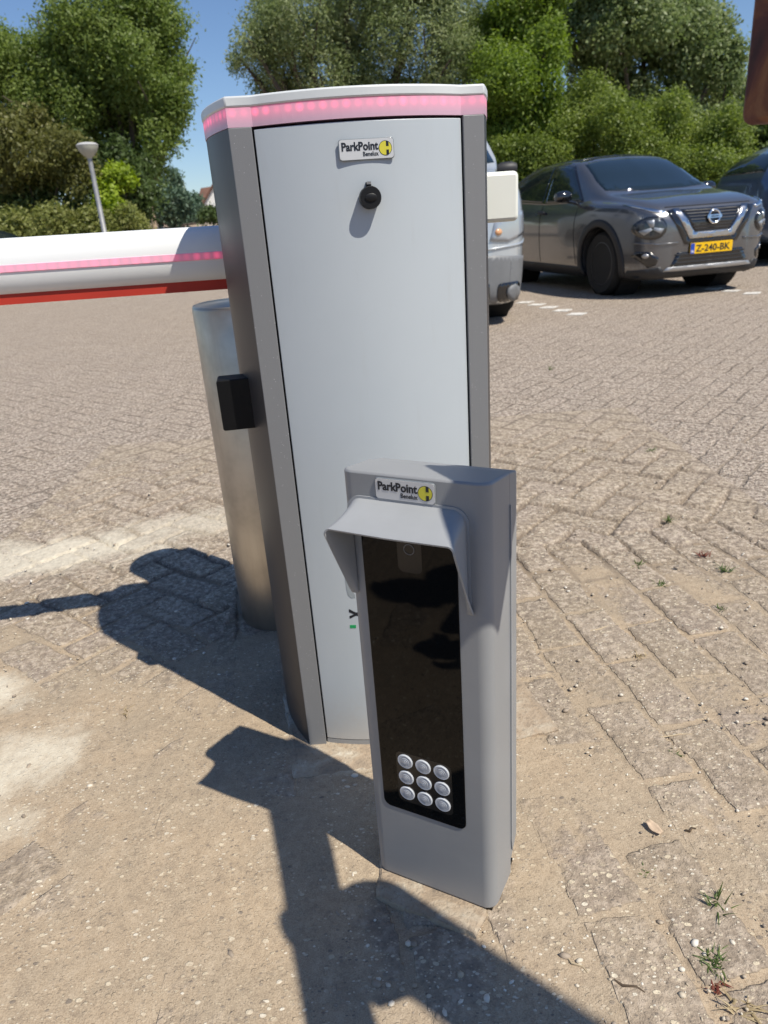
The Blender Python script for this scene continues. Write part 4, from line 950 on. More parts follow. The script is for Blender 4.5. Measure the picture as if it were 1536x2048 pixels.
def car_paint(name, col, metal=0.55, rough=0.32):
    k = N(name); b = k.b; b.inputs['Base Color'].default_value = (*col, 1); b.inputs['Metallic'].default_value = metal
    b.inputs['Roughness'].default_value = rough; b.inputs['Coat Weight'].default_value = 1.0; b.inputs['Coat Roughness'].default_value = 0.03
    n = k.noise(k.obj(), 2.5, 3); k.l(k.math('MULTIPLY_ADD', n, 0.12, rough - 0.06), b.inputs['Roughness']); return k.m
CM = dict(glass=mat('car_glass', (0.012, 0.022, 0.030), 0.03, spec=0.6, coat=0.3), tyre=mat('tyre_rubber', (0.012, 0.012, 0.012), 0.8, bump=0.3, bscale=60),
          black=mat('black_cladding', (0.022, 0.022, 0.024), 0.55, var=0.08), gloss=mat('gloss_black', (0.008, 0.008, 0.009), 0.12, coat=1), chrome=mat('chrome', (0.75, 0.75, 0.76), 0.12, metal=1),
          rim=mat('dark_rim', (0.10, 0.10, 0.105), 0.3, metal=0.6), silver=mat('silver_rim', (0.5, 0.5, 0.5), 0.3, metal=0.8), lamp=mat('clear_lamp', (0.36, 0.38, 0.40), 0.08, metal=0.3, coat=1),
          amber=mat('amber_lamp', (0.70, 0.36, 0.17), 0.2, coat=1), red=mat('red_lamp', (0.4, 0.01, 0.01), 0.2, coat=1), plate=mat('yellow_plate', (0.85, 0.50, 0.0), 0.4), blue=mat('plate_blue', (0.01, 0.06, 0.42), 0.4), well=mat('wheel_well', (0.006, 0.006, 0.006), 0.9),
          greyplastic=mat('grey_bumper', (0.17, 0.175, 0.18), 0.5, var=0.05), skid=mat('silver_skid', (0.45, 0.45, 0.45), 0.35, metal=0.7))

JUKE = dict(x=[-3.38, -3.30, -3.10, -2.75, -2.3, -1.8, -1.4, -1.05, -0.7, -0.35, -0.12, 0.10, 0.40, 0.62, 0.74, 0.81, 0.85],
            w=[0.66, 0.78, 0.855, 0.885, 0.89, 0.885, 0.88, 0.88, 0.88, 0.885, 0.885, 0.88, 0.855, 0.80, 0.725, 0.625, 0.49],
            zb=[0.42, 0.34, 0.27, 0.21, 0.20, 0.19, 0.19, 0.19, 0.19, 0.19, 0.19, 0.19, 0.19, 0.20, 0.21, 0.24, 0.30],
            belt=[0.98, 1.06, 1.12, 1.10, 1.07, 1.045, 1.03, 1.02, 1.01, 1.01, 1.00, 0.99, 0.97, 0.93, 0.89, 0.83, 0.74],
            top=[1.04, 1.17, 1.33, 1.50, 1.565, 1.595, 1.595, 1.565, 1.43, 1.23, 1.12, 1.085, 1.045, 0.995, 0.945, 0.88, 0.79],
            rail=[0.50, 0.52, 0.54, 0.57, 0.59, 0.60, 0.605, 0.60, 0.62, 0.66, 0.68, 0.66, 0.62, 0.56, 0.50, 0.42, 0.34])
class Car:
    def __init__(s, root, prof, paint, wb=2.636, r=0.36, track=0.80, bumper=None):
        s.root = root; s.wb = wb; s.r = r
        xs = prof['x']; q = np.concatenate([np.linspace(xs[0], xs[-1], 90)]); q = np.unique(np.concatenate([q, np.linspace(xs[0], xs[0] + .3, 12), np.linspace(xs[-1] - .35, xs[-1], 16)]))
        A = {k: hermite(xs, prof[k], q) for k in prof if k != 'x'}
        rows = []
        for i, x in enumerate(q):
            W, zb, bz, tz, rl = A['w'][i], A['zb'][i], A['belt'][i], A['top'][i], A['rail'][i]
            cab = min(1, max(0, (tz - bz - 0.12) / 0.2)); h = bz - zb
            cp = [(0, zb), (W * .80, zb), (W * .955, zb + h * .10), (W * .985, zb + h * .30), (W * 1.0, zb + h * .58), (W * .995, zb + h * .80), (W * (.955 - .02 * cab), bz), (W * (.86 + .04 * cab), bz + (tz - bz) * (.40 - .27 * cab)),
                  (rl + (W * .93 - rl) * (.35 + .12 * cab), bz + (tz - bz) * (.70 - .10 * cab)), (rl, tz - (.012 + .045 * cab)), (rl * .55, tz - .006 - 0.008 * cab), (0, tz)]
            # smooth the half section
            t = np.arange(len(cp)); tt = np.linspace(0, len(cp) - 1, 45)
            yy = hermite(t, [c[0] for c in cp], tt); zz = hermite(t, [c[1] for c in cp], tt)
            half = [(x, y, z) for y, z in zip(yy, zz)]
            rows.append(half + [(x, -y, z) for (x, y, z) in half[-2:0:-1]])
        m = MB(); m.grid(rows, True); m.add(rows[0], [tuple(range(len(rows[0])))]); m.add(rows[-1], [tuple(range(len(rows[0])))[::-1]])
        me = m.mesh('body'); bm = bmesh.new(); bm.from_mesh(me); s.tree = BVHTree.FromBMesh(bm); bm.free()
        body = link('body', me, paint, root); s.body = body
        # wheel openings
        cm = MB()
        for x in (0, -wb):
            for sg in (-1, 1):
                cm.lathe([(r + .055, 0), (r + .055, .34)], 40, Matrix.Translation((x, sg * .62 if sg > 0 else -.96, r + 0.0)) @ Matrix.Rotation(-pi / 2, 4, 'X'))
        cut = link('cutter', cm.mesh('cutter'), None, root); bpy.context.view_layer.update()
        b = body.modifiers.new('arches', 'BOOLEAN'); b.object = cut; b.solver = 'EXACT'; b.operation = 'DIFFERENCE'
        dg = bpy.context.evaluated_depsgraph_get(); nm = bpy.data.meshes.new_from_object(body.evaluated_get(dg)); nm.name = 'body'
        body.modifiers.clear(); body.data = nm; bpy.data.objects.remove(cut); autosmooth(body, 38)
        s.wheels(r, track)
    def cast(s, o, d):
        h = s.tree.ray_cast(Vector(o), Vector(d)); return h[0], h[1]
    def conform(s, name, poly, axis, material, off=0.006, thick=0.02, parent=None, edge=0.05, inner=None):
        """a panel whose outline is given in (y, z) for axis 'x'/'-x' or (x, z) for axis 'y'/'-y', laid on the body"""
        bm = bmesh.new(); vs = [bm.verts.new((p[0], p[1], 0)) for p in poly]
        if inner:
            vi = [bm.verts.new((p[0], p[1], 0)) for p in inner]; n = len(vs)
            for i in range(n): bm.faces.new((vs[i], vs[(i + 1) % n], vi[(i + 1) % n], vi[i]))
        else:
            f = bm.faces.new(vs); bmesh.ops.triangulate(bm, faces=[f])
        for _ in range(4):
            le = [e for e in bm.edges if e.calc_length() > edge]
            if not le: break
            bmesh.ops.subdivide_edges(bm, edges=le, cuts=1, use_grid_fill=False); bmesh.ops.triangulate(bm, faces=bm.faces)
        for v in bm.verts:
            a, z = v.co.x, v.co.y
            if axis == 'x': o, d = (3, a, z), (-1, 0, 0)
            elif axis == '-x': o, d = (-6, a, z), (1, 0, 0)
            elif axis == 'z': o, d = (a, z, 4), (0, 0, -1)
            elif axis == 'y': o, d = (a, 3, z), (0, -1, 0)
            else: o, d = (a, -3, z), (0, 1, 0)
            p, n = s.cast(o, d)
            if p is None:
                nr = s.tree.find_nearest(Vector((o[0] if 'y' in axis else .7, o[1] if 'x' in axis else (0.85 if axis == 'y' else -0.85), z))); p, n = nr[0], nr[1]
            if n.dot(Vector(d)) > 0: n = -n
            v.co = p + n * off
        bmesh.ops.recalc_face_normals(bm, faces=bm.faces)
        me = bpy.data.meshes.new(name); bm.to_mesh(me); bm.free()
        o = link(name, me, material, parent or s.root); me.shade_smooth()
        # make sure the faces look outwards, then give them thickness
        dv = {'x': Vector((1, 0, 0)), '-x': Vector((-1, 0, 0)), 'y': Vector((0, 1, 0)), '-y': Vector((0, -1, 0)), 'z': Vector((0, 0, 1))}[axis]
        if sum((p.normal.dot(dv) * p.area) for p in me.polygons) < 0: me.flip_normals()
        if thick: sm = o.modifiers.new('thickness', 'SOLIDIFY'); sm.thickness = thick; sm.offset = -1
        return o
    def wheels(s, r, track, rimmat=None):
        s.wh = []
        for x in (0, -s.wb):
            for sg in (1, -1):
                w_ = bpy.data.objects.new('wheel', None); COL.objects.link(w_); w_.parent = s.root; w_.location = (x, sg * track, r)
                w_.rotation_euler = (0, 0, 0 if sg > 0 else pi)
                m = MB(); Rm = Matrix.Rotation(-pi / 2, 4, 'X')
                m.lathe([(r * .68, .02), (r * .90, .035), (r * .97, .01), (r, -.04), (r, -.16), (r * .96, -.20), (r * .66, -.20)], 40, Rm); m.build('tyre', CM['tyre'], w_, smooth=40)
                m = MB(); m.lathe([(r * .62, -.06), (r * .2, -.075), (.001, -.075)], 32, Rm); m.build('brake_disc', CM['well'], w_, smooth=40)
                m = MB(); m.lathe([(r * .69, .018), (r * .645, .022), (r * .62, -.05), (r * .61, -.055)], 40, Rm); m.f = [f for f in m.f if len(f) == 4]; m.mi = [0] * len(m.f)
                for k in range(5):
                    for dd in (-.13, .13):
                        a = 2 * pi * k / 5; Mx = Rm @ Matrix.Rotation(a + dd, 4, 'Z'); m.box((.03, -.014, -.03), (r * .65, .014, .006), Mx)
                m.lathe([(.055, -.04), (.055, .012), (.04, .016)], 20, Rm)
                m.build('rim', CM['rim'], w_, smooth=35)
                m = MB(); m.lathe([(r + .05, -.30), (r + .05, -.03)], 32, Rm); me = m.mesh('wheel_well'); o = link('wheel_well', me, CM['well'], s.root); o.location = w_.location; o.rotation_euler = w_.rotation_euler; 
                bm = bmesh.new(); bm.from_mesh(me); ff = [f for f in bm.faces if len(f.verts) > 10 and abs(f.calc_center_median().y + .03) < .01]; bmesh.ops.delete(bm, geom=ff, context='FACES_ONLY'); bm.to_mesh(me); bm.free()
    def sides(s, windows, pillar=None):
        for ax in ('y', '-y'):
            for wpoly in windows: s.conform('side_window', wpoly, ax, CM['glass'], 0.004, 0.01)
    def arch_trim(s, width=.06, material=None):
        for x in (0, -s.wb):
            for ax in ('y', '-y'):
                out, inn = [], []
                for k in range(25):
                    a = radians(-22 + 224 * k / 24); zmin = s.prof_zb
                    out.append((x + (s.r + .056 + width) * cos(a), max(.22, s.r + (s.r + .056 + width) * sin(a)))); inn.append((x + (s.r + .05) * cos(a), max(.22, s.r + (s.r + .05) * sin(a))))
                poly = out + inn[::-1]
                s.conform('arch_trim', poly, ax, material or CM['black'], 0.012, 0.03)
    prof_zb = .2
    def mirrors(s, x, y, z, material):
        for sg in (1, -1):
            m = MB(); m.lathe([(0.001, -.10), (.05, -.095), (.075, -.05), (.08, .05), (.06, .095), (.001, .10)], 20, Matrix.Diagonal((.85, 1, .85, 1)) @ Matrix.Rotation(-pi / 2, 4, 'X'))
            m.tube([(0.02, -sg * .20, -.09), (0, -sg * .02, -.04)], [.02, .022], 8)
            o = m.build('mirror', material, s.root, smooth=50); o.location = (x, sg * y, z)

def place(name, label, cat, x, y, fwd_deg): return thing(name, label, cat, (x, y, 0), radians(fwd_deg))

# --- grey crossover
CS = 0.91     # the whole place is modelled at one slightly reduced scale
FWD = radians(-77.5)
fwd = Vector((cos(FWD), sin(FWD), 0)); left = Vector((-fwd.y, fwd.x, 0))
g0 = Vector((2.545, 8.12, 0)) + left * 0.80 * CS
juke = place('parked_car', 'dark grey crossover with yellow number plate and chrome V grille', 'car', g0.x, g0.y, -77.5); juke.scale = (CS,) * 3
grey_paint = car_paint('gunmetal_paint', (0.165, 0.165, 0.17), 0.7, 0.25)
c = Car(juke, JUKE, grey_paint); c.arch_trim(.075)
c.sides([[(-0.62, 1.06), (-0.98, 1.06), (-1.08, 1.46), (-0.98, 1.47)][::1], [(-0.60, 1.07), (-0.70, 1.06), (-1.52, 1.075), (-1.50, 1.495), (-1.28, 1.49), (-1.08, 1.46)], [(-1.60, 1.08), (-2.30, 1.125), (-2.62, 1.20), (-2.30, 1.40), (-1.98, 1.465), (-1.58, 1.495)]][1:])
for ax in ('y', '-y'): c.conform('window_frame', [(-0.50, 1.045), (-1.5, 1.05), (-2.35, 1.10), (-2.72, 1.20), (-2.34, 1.43), (-1.98, 1.50), (-1.5, 1.535), (-1.2, 1.525), (-1.03, 1.48)], ax, CM['gloss'], 0.0015, 0.008)
# windscreen follows the glass slope
ws = [(-0.66, 1.155), (-0.35, 1.135), (0, 1.13), (0.35, 1.135), (0.66, 1.155), (0.63, 1.30), (0.565, 1.52), (0.3, 1.555), (0, 1.56), (-0.3, 1.555), (-0.565, 1.52), (-0.63, 1.30)]
c.conform('windscreen', ws, 'x', CM['glass'], 0.004, 0.01, edge=.08)
c.conform('rear_window', [(-.5, 1.20), (.5, 1.20), (.46, 1.44), (-.46, 1.44)], '-x', CM['glass'], 0.004, .01)
c.conform('roof_panel', [(-1.12, -.56), (-1.12, .56), (-1.9, .585), (-2.9, .545), (-2.9, -.545), (-1.9, -.585)], 'z', CM['gloss'], .005, .01, edge=.12)
V_out = [(-.46, .905), (-.385, .905), (-.215, .665), (.215, .665), (.385, .905), (.46, .905), (.27, .605), (-.27, .605)]
c.conform('grille', [(-.39, .902), (-.215, .67), (.215, .67), (.39, .902)], 'x', CM['gloss'], .006, .02)
hexm = MB()
gr = None
bars = []
for zz in np.arange(.695, .89, .030):
    hw = .21 + (zz - .665) * .62
    c.conform('grille_bar', [(-hw, zz), (hw, zz), (hw, zz + .010), (-hw, zz + .010)], 'x', CM['black'], .013, .01)
c.conform('chrome_trim', V_out, 'x', mat('satin_chrome', (.55, .55, .56), .2, metal=1), .016, .03)
c.conform('grille_surround', [(-.53, .895), (-.462, .905), (-.272, .60), (.272, .60), (.462, .905), (.53, .895), (.32, .548), (-.32, .548)], 'x', CM['gloss'], .010, .02)
mm = MB(); ring = []
for q in range(33):
    a = 2 * pi * q / 32; ring.append((0, .066 * cos(a), .066 * sin(a)))
mm.tube(ring, .013, 8); mm.box((-.008, -.085, -.017), (.008, .085, .017))
em = mm.build('emblem', CM['chrome'], juke, smooth=50); p, n = c.cast((3, 0, .80), (-1, 0, 0)); em.location = p + n * .03; em.rotation_euler = (0, -.12, 0)
tm = text_mesh('NISSAN', .026, .001, 'CENTER', 1.1, .0006); lt_ = link('lettering', tm, CM['black'], em); lt_.matrix_local = Matrix(((0, 0, 1, .0085), (1, 0, 0, 0), (0, 1, 0, -.009), (0, 0, 0, 1)))
# headlights: round lamps, slim upper lights
for sg in (1, -1):
    cy_, cz_ = sg * .675, .735
    c.conform('headlight_bezel', circ(cy_, cz_, .135, .118, 28), 'x', CM['gloss'], .008, .03)
    hl = c.conform('headlight', circ(cy_, cz_ + .002, .118, .100, 28), 'x', mat('dark_clear_lamp', (0.045, 0.05, 0.055), .06, metal=.2, coat=1), .018, .03)
    for a0 in (100, 215, 335):
        a = radians(a0); pts = []
        for q in (-.5, .5): pts.append((cy_ + .015 * cos(a + q * 2), cz_ + .015 * sin(a + q * 2)))
        for q in (.32, -.32): pts.append((cy_ + .10 * cos(a + q), cz_ + .085 * sin(a + q)))
        c.conform('lamp_reflector', pts, 'x', CM['lamp'], .024, .01, parent=hl)
    c.conform('upper_light', [(sg * .53, .900), (sg * .57, .865), (sg * .68, .900), (sg * .78, .955), (sg * .805, .98), (sg * .71, .935), (sg * .60, .905)], 'x', CM['chrome'], .012, .02)
    c.conform('fog_intake', [(sg * .60, .43), (sg * .70, .50), (sg * .78, .50), (sg * .80, .46), (sg * .69, .33), (sg * .62, .36)], 'x', CM['gloss'], .006, .02)
    f_ = c.conform('fog_lamp', circ(sg * .715, .455, .026, .024, 16), 'x', CM['skid'], .010, .01)
    c.conform('bumper_crease', [(sg * .40, .565), (sg * .62, .555), (sg * .80, .585), (sg * .80, .60), (sg * .62, .575), (sg * .40, .580)], 'x', grey_paint, .012, .02)
c.conform('lower_grille', [(-.48, .33), (.48, .33), (.40, .47), (-.40, .47)], 'x', CM['gloss'], .006, .02)
for zz in (.36, .40, .44): c.conform('grille_bar', [(-.43, zz), (.43, zz), (.43, zz + .012), (-.43, zz + .012)], 'x', CM['black'], .014, .01)
c.conform('skid_trim', [(-.55, .285), (.55, .285), (.50, .325), (-.50, .325)], 'x', CM['skid'], .014, .03)
c.conform('lower_cladding', [(-.80, .20), (.80, .20), (.80, .30), (.58, .34), (.53, .278), (-.53, .278), (-.58, .34), (-.80, .30)], 'x', CM['black'], .010, .03)
for ax in ('y', '-y'):
    c.conform('sill_cladding', [(-.40, .20), (-2.25, .20), (-2.25, .33), (-.40, .31)], ax, CM['black'], .012, .03)
    c.conform('door_handle', [(-1.42, .93), (-1.60, .94), (-1.60, .97), (-1.42, .96)], ax, CM['black'], .03, .035)
    c.conform('door_gap', [(-.545, .34), (-.557, .34), (-.60, .7), (-.575, 1.03), (-.563, 1.03), (-.588, .7)], ax, CM['well'], .002, .004)
    c.conform('door_gap', [(-1.55, .34), (-1.562, .34), (-1.562, 1.05), (-1.55, 1.05)], ax, CM['well'], .002, .004)
c.conform('bonnet_gap', [(-.52, .930), (.52, .930), (.52, .936), (-.52, .936)], 'x', CM['well'], .003, .004)
c.mirrors(-.66, 1.0, 1.125, CM['gloss'])
# number plate
p, n = c.cast((3, 0, .50), (-1, 0, 0))
pl = bpy.data.objects.new('number_plate', None)
m = MB(); m.prism(rrect(-.26, -.055, .26, .055, .008), -.012, .004); pl = m.build('number_plate', CM['plate'], juke, bev=.002)
pl.matrix_local = Matrix(((0, 0, 1, p.x + .022), (1, 0, 0, 0), (0, 1, 0, .50), (0, 0, 0, 1)))
m = MB(); m.prism(rrect(-.258, -.053, -.21, .053, .006), .003, .0055); m.build('country_band', CM['blue'], pl)
tm = text_mesh('NL', .032, .0005, 'CENTER', .9, .0008); o = link('lettering', tm, mat('plate_white', (.8, .8, .8), .4), pl); o.location = (-.234, -.04, .0062)
tm = text_mesh('Z-240-BK', .098, .0005, 'LEFT', .92, .0020); xs = [v.co.x for v in tm.vertices]; kx = .425 / (max(xs) - min(xs)); tm.transform(Matrix.Translation((-min(xs) * kx, 0, 0)) @ Matrix.Diagonal((kx, 1, 1, 1)))
o = link('lettering', tm, M['ink'], pl); o.location = (-.195, -.035, .0052)

# --- the other cars share the builder with their own outlines
def remap(prof, zk=1.0, z0=.5, wk=1.0, xk=1.0, wind=0.0):
    P = {k: list(v) for k, v in prof.items()}
    for k in ('belt', 'top'): P[k] = [z0 + (z - z0) * zk if z > z0 else z for z in P[k]]
    P['w'] = [a * wk for a in P['w']]; P['rail'] = [a * wk for a in P['rail']]; P['x'] = [a * xk for a in P['x']]; return P
def plain_car(root, prof, paint, zk, bump_mat, rimmat=None, wb=2.64, wsk=1.0):
    z_ = lambda z: .5 + (z - .5) * zk if z > .5 else z
    c = Car(root, prof, paint, wb=wb)
    c.sides([[(a, z_(b)) for a, b in [(-0.66, 1.07), (-1.52, 1.075), (-1.50, 1.495), (-1.28, 1.49), (-1.08, 1.45)]], [(a, z_(b)) for a, b in [(-1.60, 1.08), (-2.30, 1.10), (-2.66, 1.14), (-2.45, 1.40), (-2.1, 1.47), (-1.58, 1.495)]]])
    c.conform('windscreen', [(y * wsk, z_(z)) for y, z in ws], 'x', CM['glass'], 0.004, 0.01, edge=.08)
    c.conform('rear_window', [(y, z_(z)) for y, z in [(-.52, 1.20), (.52, 1.20), (.48, 1.46), (-.48, 1.46)]], '-x', CM['glass'], 0.004, .01)
    for ax in ('y', '-y'):
        for hx in (-1.36, -2.30): c.conform('door_handle', [(hx, z_(.94)), (hx - .18, z_(.945)), (hx - .18, z_(.975)), (hx, z_(.97))], ax, CM['black'], .03, .035)
        for gx in (-.56, -1.55): c.conform('door_gap', [(gx, .34), (gx - .012, .34), (gx - .012, z_(1.03)), (gx, z_(1.03))], ax, CM['well'], .002, .004)
    c.mirrors(-.62, .985, z_(1.12), CM['black'])
    return c, z_
# silver van-like car, mostly behind the cabinet
vn = Vector((1.36, 7.34, 0)) - left * 0.86
van = place('parked_car', 'silver grey car with grey bumper half hidden behind the barrier cabinet', 'car', vn.x, vn.y, -86)
VP = remap(JUKE, 1.30, .5, 1.0); VP['zb'] = [z - .03 for z in VP['zb']]; VP['rail'] = [a * (1.22 if z > 1.35 else 1.08) for a, z in zip(VP['rail'], VP['top'])]
sp_ = car_paint('silver_paint', (0.50, 0.53, 0.55), 0.35, 0.3)
c, z_ = plain_car(van, VP, sp_, 1.30, None, wsk=1.17)
c.conform('bumper', [(-.79, .17), (.79, .17), (.79, .56), (.5, .585), (-.5, .585), (-.79, .56)], 'x', CM['greyplastic'], .010, .03)
for ax in ('y', '-y'): c.conform('bumper_side', [(.44, .24), (.72, .20), (.80, .22), (.80, .56), (.36, .545)], ax, CM['greyplastic'], .010, .03)
c.conform('grille', [(-.36, .64), (.36, .64), (.42, .76), (-.42, .76)], 'x', CM['gloss'], .01, .02)
c.conform('lower_grille', [(-.45, .24), (.45, .24), (.45, .36), (-.45, .36)], 'x', CM['gloss'], .018, .02)
for sg in (1, -1):
    h_ = c.conform('headlight', [(sg * .46, .70), (sg * .62, .685), (sg * .80, .74), (sg * .84, .82), (sg * .80, .92), (sg * .62, .90), (sg * .50, .84)], 'x', mat('bright_lamp', (.40, .43, .46), .1, metal=.3, coat=1), .012, .02)
    c.conform('indicator', circ(sg * .53, .765, .030, .026, 16), 'x', CM['amber'], .02, .015, parent=h_)
    fl = c.conform('fog_recess', rrect(*(sorted((sg * .52, sg * .74))[0], .21, sorted((sg * .52, sg * .74))[1], .36), .04), 'x', CM['gloss'], .019, .02)
    c.conform('fog_lamp', circ(sg * .665, .275, .062, .062, 20), 'x', CM['greyplastic'], .035, .02)
    c.conform('body_crease', [(sg * .40, .625), (sg * .78, .655), (sg * .86, .70), (sg * .86, .712), (sg * .78, .67), (sg * .40, .637)], 'x', sp_, .012, .02)
# blue grey car at the right edge, tail towards the grey car
bl = at(1466, 500, 10.6)
blue = place('parked_car', 'blue grey car seen from the side at the right edge of the photo', 'car', bl.x + 3.38, 10.9, 4)
BP = remap(JUKE, .95, .5); BP['top'][:4] = [1.06, 1.24, 1.40, 1.52]
c, z_ = plain_car(blue, BP, car_paint('blue_grey_paint', (0.11, 0.15, 0.23), 0.45, 0.3), .95, None)
# black car cut by the left edge
bk = at(30, 484, 14.5)
blk = place('parked_car', 'black car whose rear corner shows at the left edge above the boom', 'car', 0, 0, 174); blk.scale = (CS,) * 3
blk.location = Vector((bk.x, 14.6, 0)) - Matrix.Rotation(radians(174), 3, 'Z') @ Vector((-3.36 * CS, 0, 0))
c, z_ = plain_car(blk, remap(JUKE, .92, .5), car_paint('black_paint', (0.012, 0.012, 0.014), 0.3, 0.25), .92, None)
for sg in (1, -1): c.conform('rear_light', [(sg * .58, .88), (sg * .78, .86), (sg * .76, 1.0), (sg * .60, 1.0)], '-x', CM['red'], .01, .02)

# ------------------------------------------------------------------ grass tufts, dry bits
def tuft(name, label, cat, px, py, nb, ln, colr, spread=1.0, flat=0.5, seed=0, group=None, wid=0.0022):
    rng = random.Random(seed); g = ground_at(px, py); m = MB()
    for _ in range(nb):
        a = rng.uniform(0, 2 * pi); L = ln * .85 * rng.uniform(.45, 1.1); lean = rng.uniform(.25, 1.0) * spread; w_ = wid * rng.uniform(.6, 1.2)
        d = Vector((cos(a), sin(a), 0)); s = Vector((-d.y, d.x, 0)); o = Vector((rng.gauss(0, .006), rng.gauss(0, .006), -.002)); P = []
        for q in range(5):
            t = q / 4; p = o + d * (L * lean * t) + Vector((0, 0, L * (1 - flat * lean) * (t - .45 * lean * t * t)))
            ww = w_ * (1 - t * .9); P.append([p - s * ww, p + Vector((0, 0, ww * .5)), p + s * ww])
        m.grid(P)
    me = bpy.data.meshes.new(name); me.from_pydata(m.v, [], m.f); o = link(name, me, colr); o.location = (g.x, g.y, 0.003); tag(o, label, cat, group); return o
gk = leaf_mat('grass_blades', (0.06, 0.10, 0.025), (0.10, 0.15, 0.04), (0.18, 0.21, 0.07), 0.3); dk = leaf_mat('dry_straw', (0.30, 0.23, 0.13), (0.42, 0.33, 0.19), (0.52, 0.43, 0.27), 0.2); rk = leaf_mat('red_weed', (0.14, 0.03, 0.025), (0.2, 0.06, 0.04), (0.22, 0.12, 0.06), 0.2)
for px, py, nb, ln, mt, sp_, lab in [(1432, 1812, 16, .042, gk, 1.0, 'upright green grass tuft nearest the right edge of the photo'), (1425, 1925, 60, .026, gk, 1.3, 'low dense green weed mat at the lower right'), (1434, 1982, 14, .014, rk, 1.2, 'tiny reddish weed below the green weed mat'),
                                     (1450, 1142, 26, .040, gk, 1.3, 'spreading green tuft between pavers at the right'), (1278, 1132, 18, .032, gk, 1.2, 'small green tuft right of the reader post top'), (1322, 1172, 16, .028, gk, 1.2, 'small green tuft just below another tuft'), (1337, 1043, 18, .042, gk, 1.1, 'green tuft standing in the far sand patch'),
                                     (1406, 1112, 22, .036, rk, 1.1, 'brownish weed tuft in a joint at the right'), (1440, 1218, 10, .022, gk, 1.1, 'single small green sprig right of the sand'), (1275, 1312, 16, .024, dk, 1.3, 'dry yellow tuft in a paver joint right of the post'), (1350, 1510, 14, .022, gk, 1.2, 'tiny green sprig beside a dark joint'),
                                     (1290, 1752, 20, .018, gk, 1.3, 'tiny green sprig at the end of a paver'), (252, 1432, 30, .030, dk, 1.5, 'clump of dry straw on the sand at the left'), (1480, 2020, 16, .040, dk, 1.4, 'dry grass stalks at the lower right corner'), (118, 1990, 22, .014, dk, 1.5, 'bit of dry straw at the lower left'), (228, 1660, 12, .014, dk, 1.3, 'tiny dry sprig on the sand left of the shadow'),
                                     (1300, 905, 20, .05, gk, 1.1, 'green tuft in the far paving at the right'), (1165, 905, 16, .045, dk, 1.1, 'dry tuft in the far paving behind the reader post'), (1100, 740, 16, .06, gk, 1.1, 'faint green tuft in the paving before the silver car')]:
    tuft('grass_tuft' if mt is gk else 'dry_tuft' if mt is dk else 'weed', lab, 'grass tuft' if mt is gk else 'dry grass' if mt is dk else 'weed', px, py, nb, ln, mt, sp_, .55, px, 'tufts in the paving joints')
# curled dry leaf, twigs, stones
g = ground_at(1307, 1662); m = MB(); m.grid([[(u * .011 * (1 - abs(v_) * .55), v_ * .017, .004 + .004 * abs(u) + .003 * v_ * v_) for u in (-1, -.5, 0, .5, 1)] for v_ in (-1, -.6, -.2, .2, .6, 1)])
o = m.build('dry_leaf', mat('dry_leaf_skin', (0.50, 0.38, 0.27), .7, var=.15, vscale=60), smooth=60); o.location = (g.x, g.y, .003); o.scale = (.8, .8, .8); o.rotation_euler = (0.15, -.1, .5); o.modifiers.new('thickness', 'SOLIDIFY').thickness = .0008; tag(o, 'curled pale dry leaf on the pavers right of the reader post', 'leaf')
tw = mat('twig_bark', (0.10, 0.07, 0.045), .9, var=.3, vscale=80); ts = mat('pale_stalk', (0.50, 0.40, 0.26), .8)
for (x0, y0, x1, y1, r_, mt, lab) in [(1228, 1965, 1290, 1990, .0016, tw, 'thin dark twig at the bottom right'), (1180, 1265, 1235, 1252, .0013, ts, 'pale dry stalk right of the reader post'), (1305, 1478, 1385, 1472, .0010, ts, 'thin pale stalk with a green leaf lying on the pavers'), (1135, 1920, 1175, 1950, .0012, ts, 'curved pale root on the paver by the shadow'), (1370, 1665, 1392, 1662, .0018, tw, 'short dark twig on the right pavers'), (690, 1908, 706, 1911, .0008, ts, 'tiny straw lying in the big shadow'), (1490, 1450, 1520, 1448, .0011, ts, 'short pale straw near the right edge')]:
    a, b = ground_at(x0, y0), ground_at(x1, y1); c_ = (a + b) / 2; m = MB(); w_ = (b - a).normalized().cross(Vector((0, 0, 1)))
    m.tube([a - c_, (a - b) * .2 + w_ * .004 + Vector((0, 0, .002)), (b - a) * .2 - w_ * .003, b - c_], [r_, r_ * 1.1, r_, r_ * .5], 6); o = m.build('twig', mt, smooth=60); o.location = (c_.x, c_.y, .0045); tag(o, lab, 'twig', 'twigs and stalks on the paving')

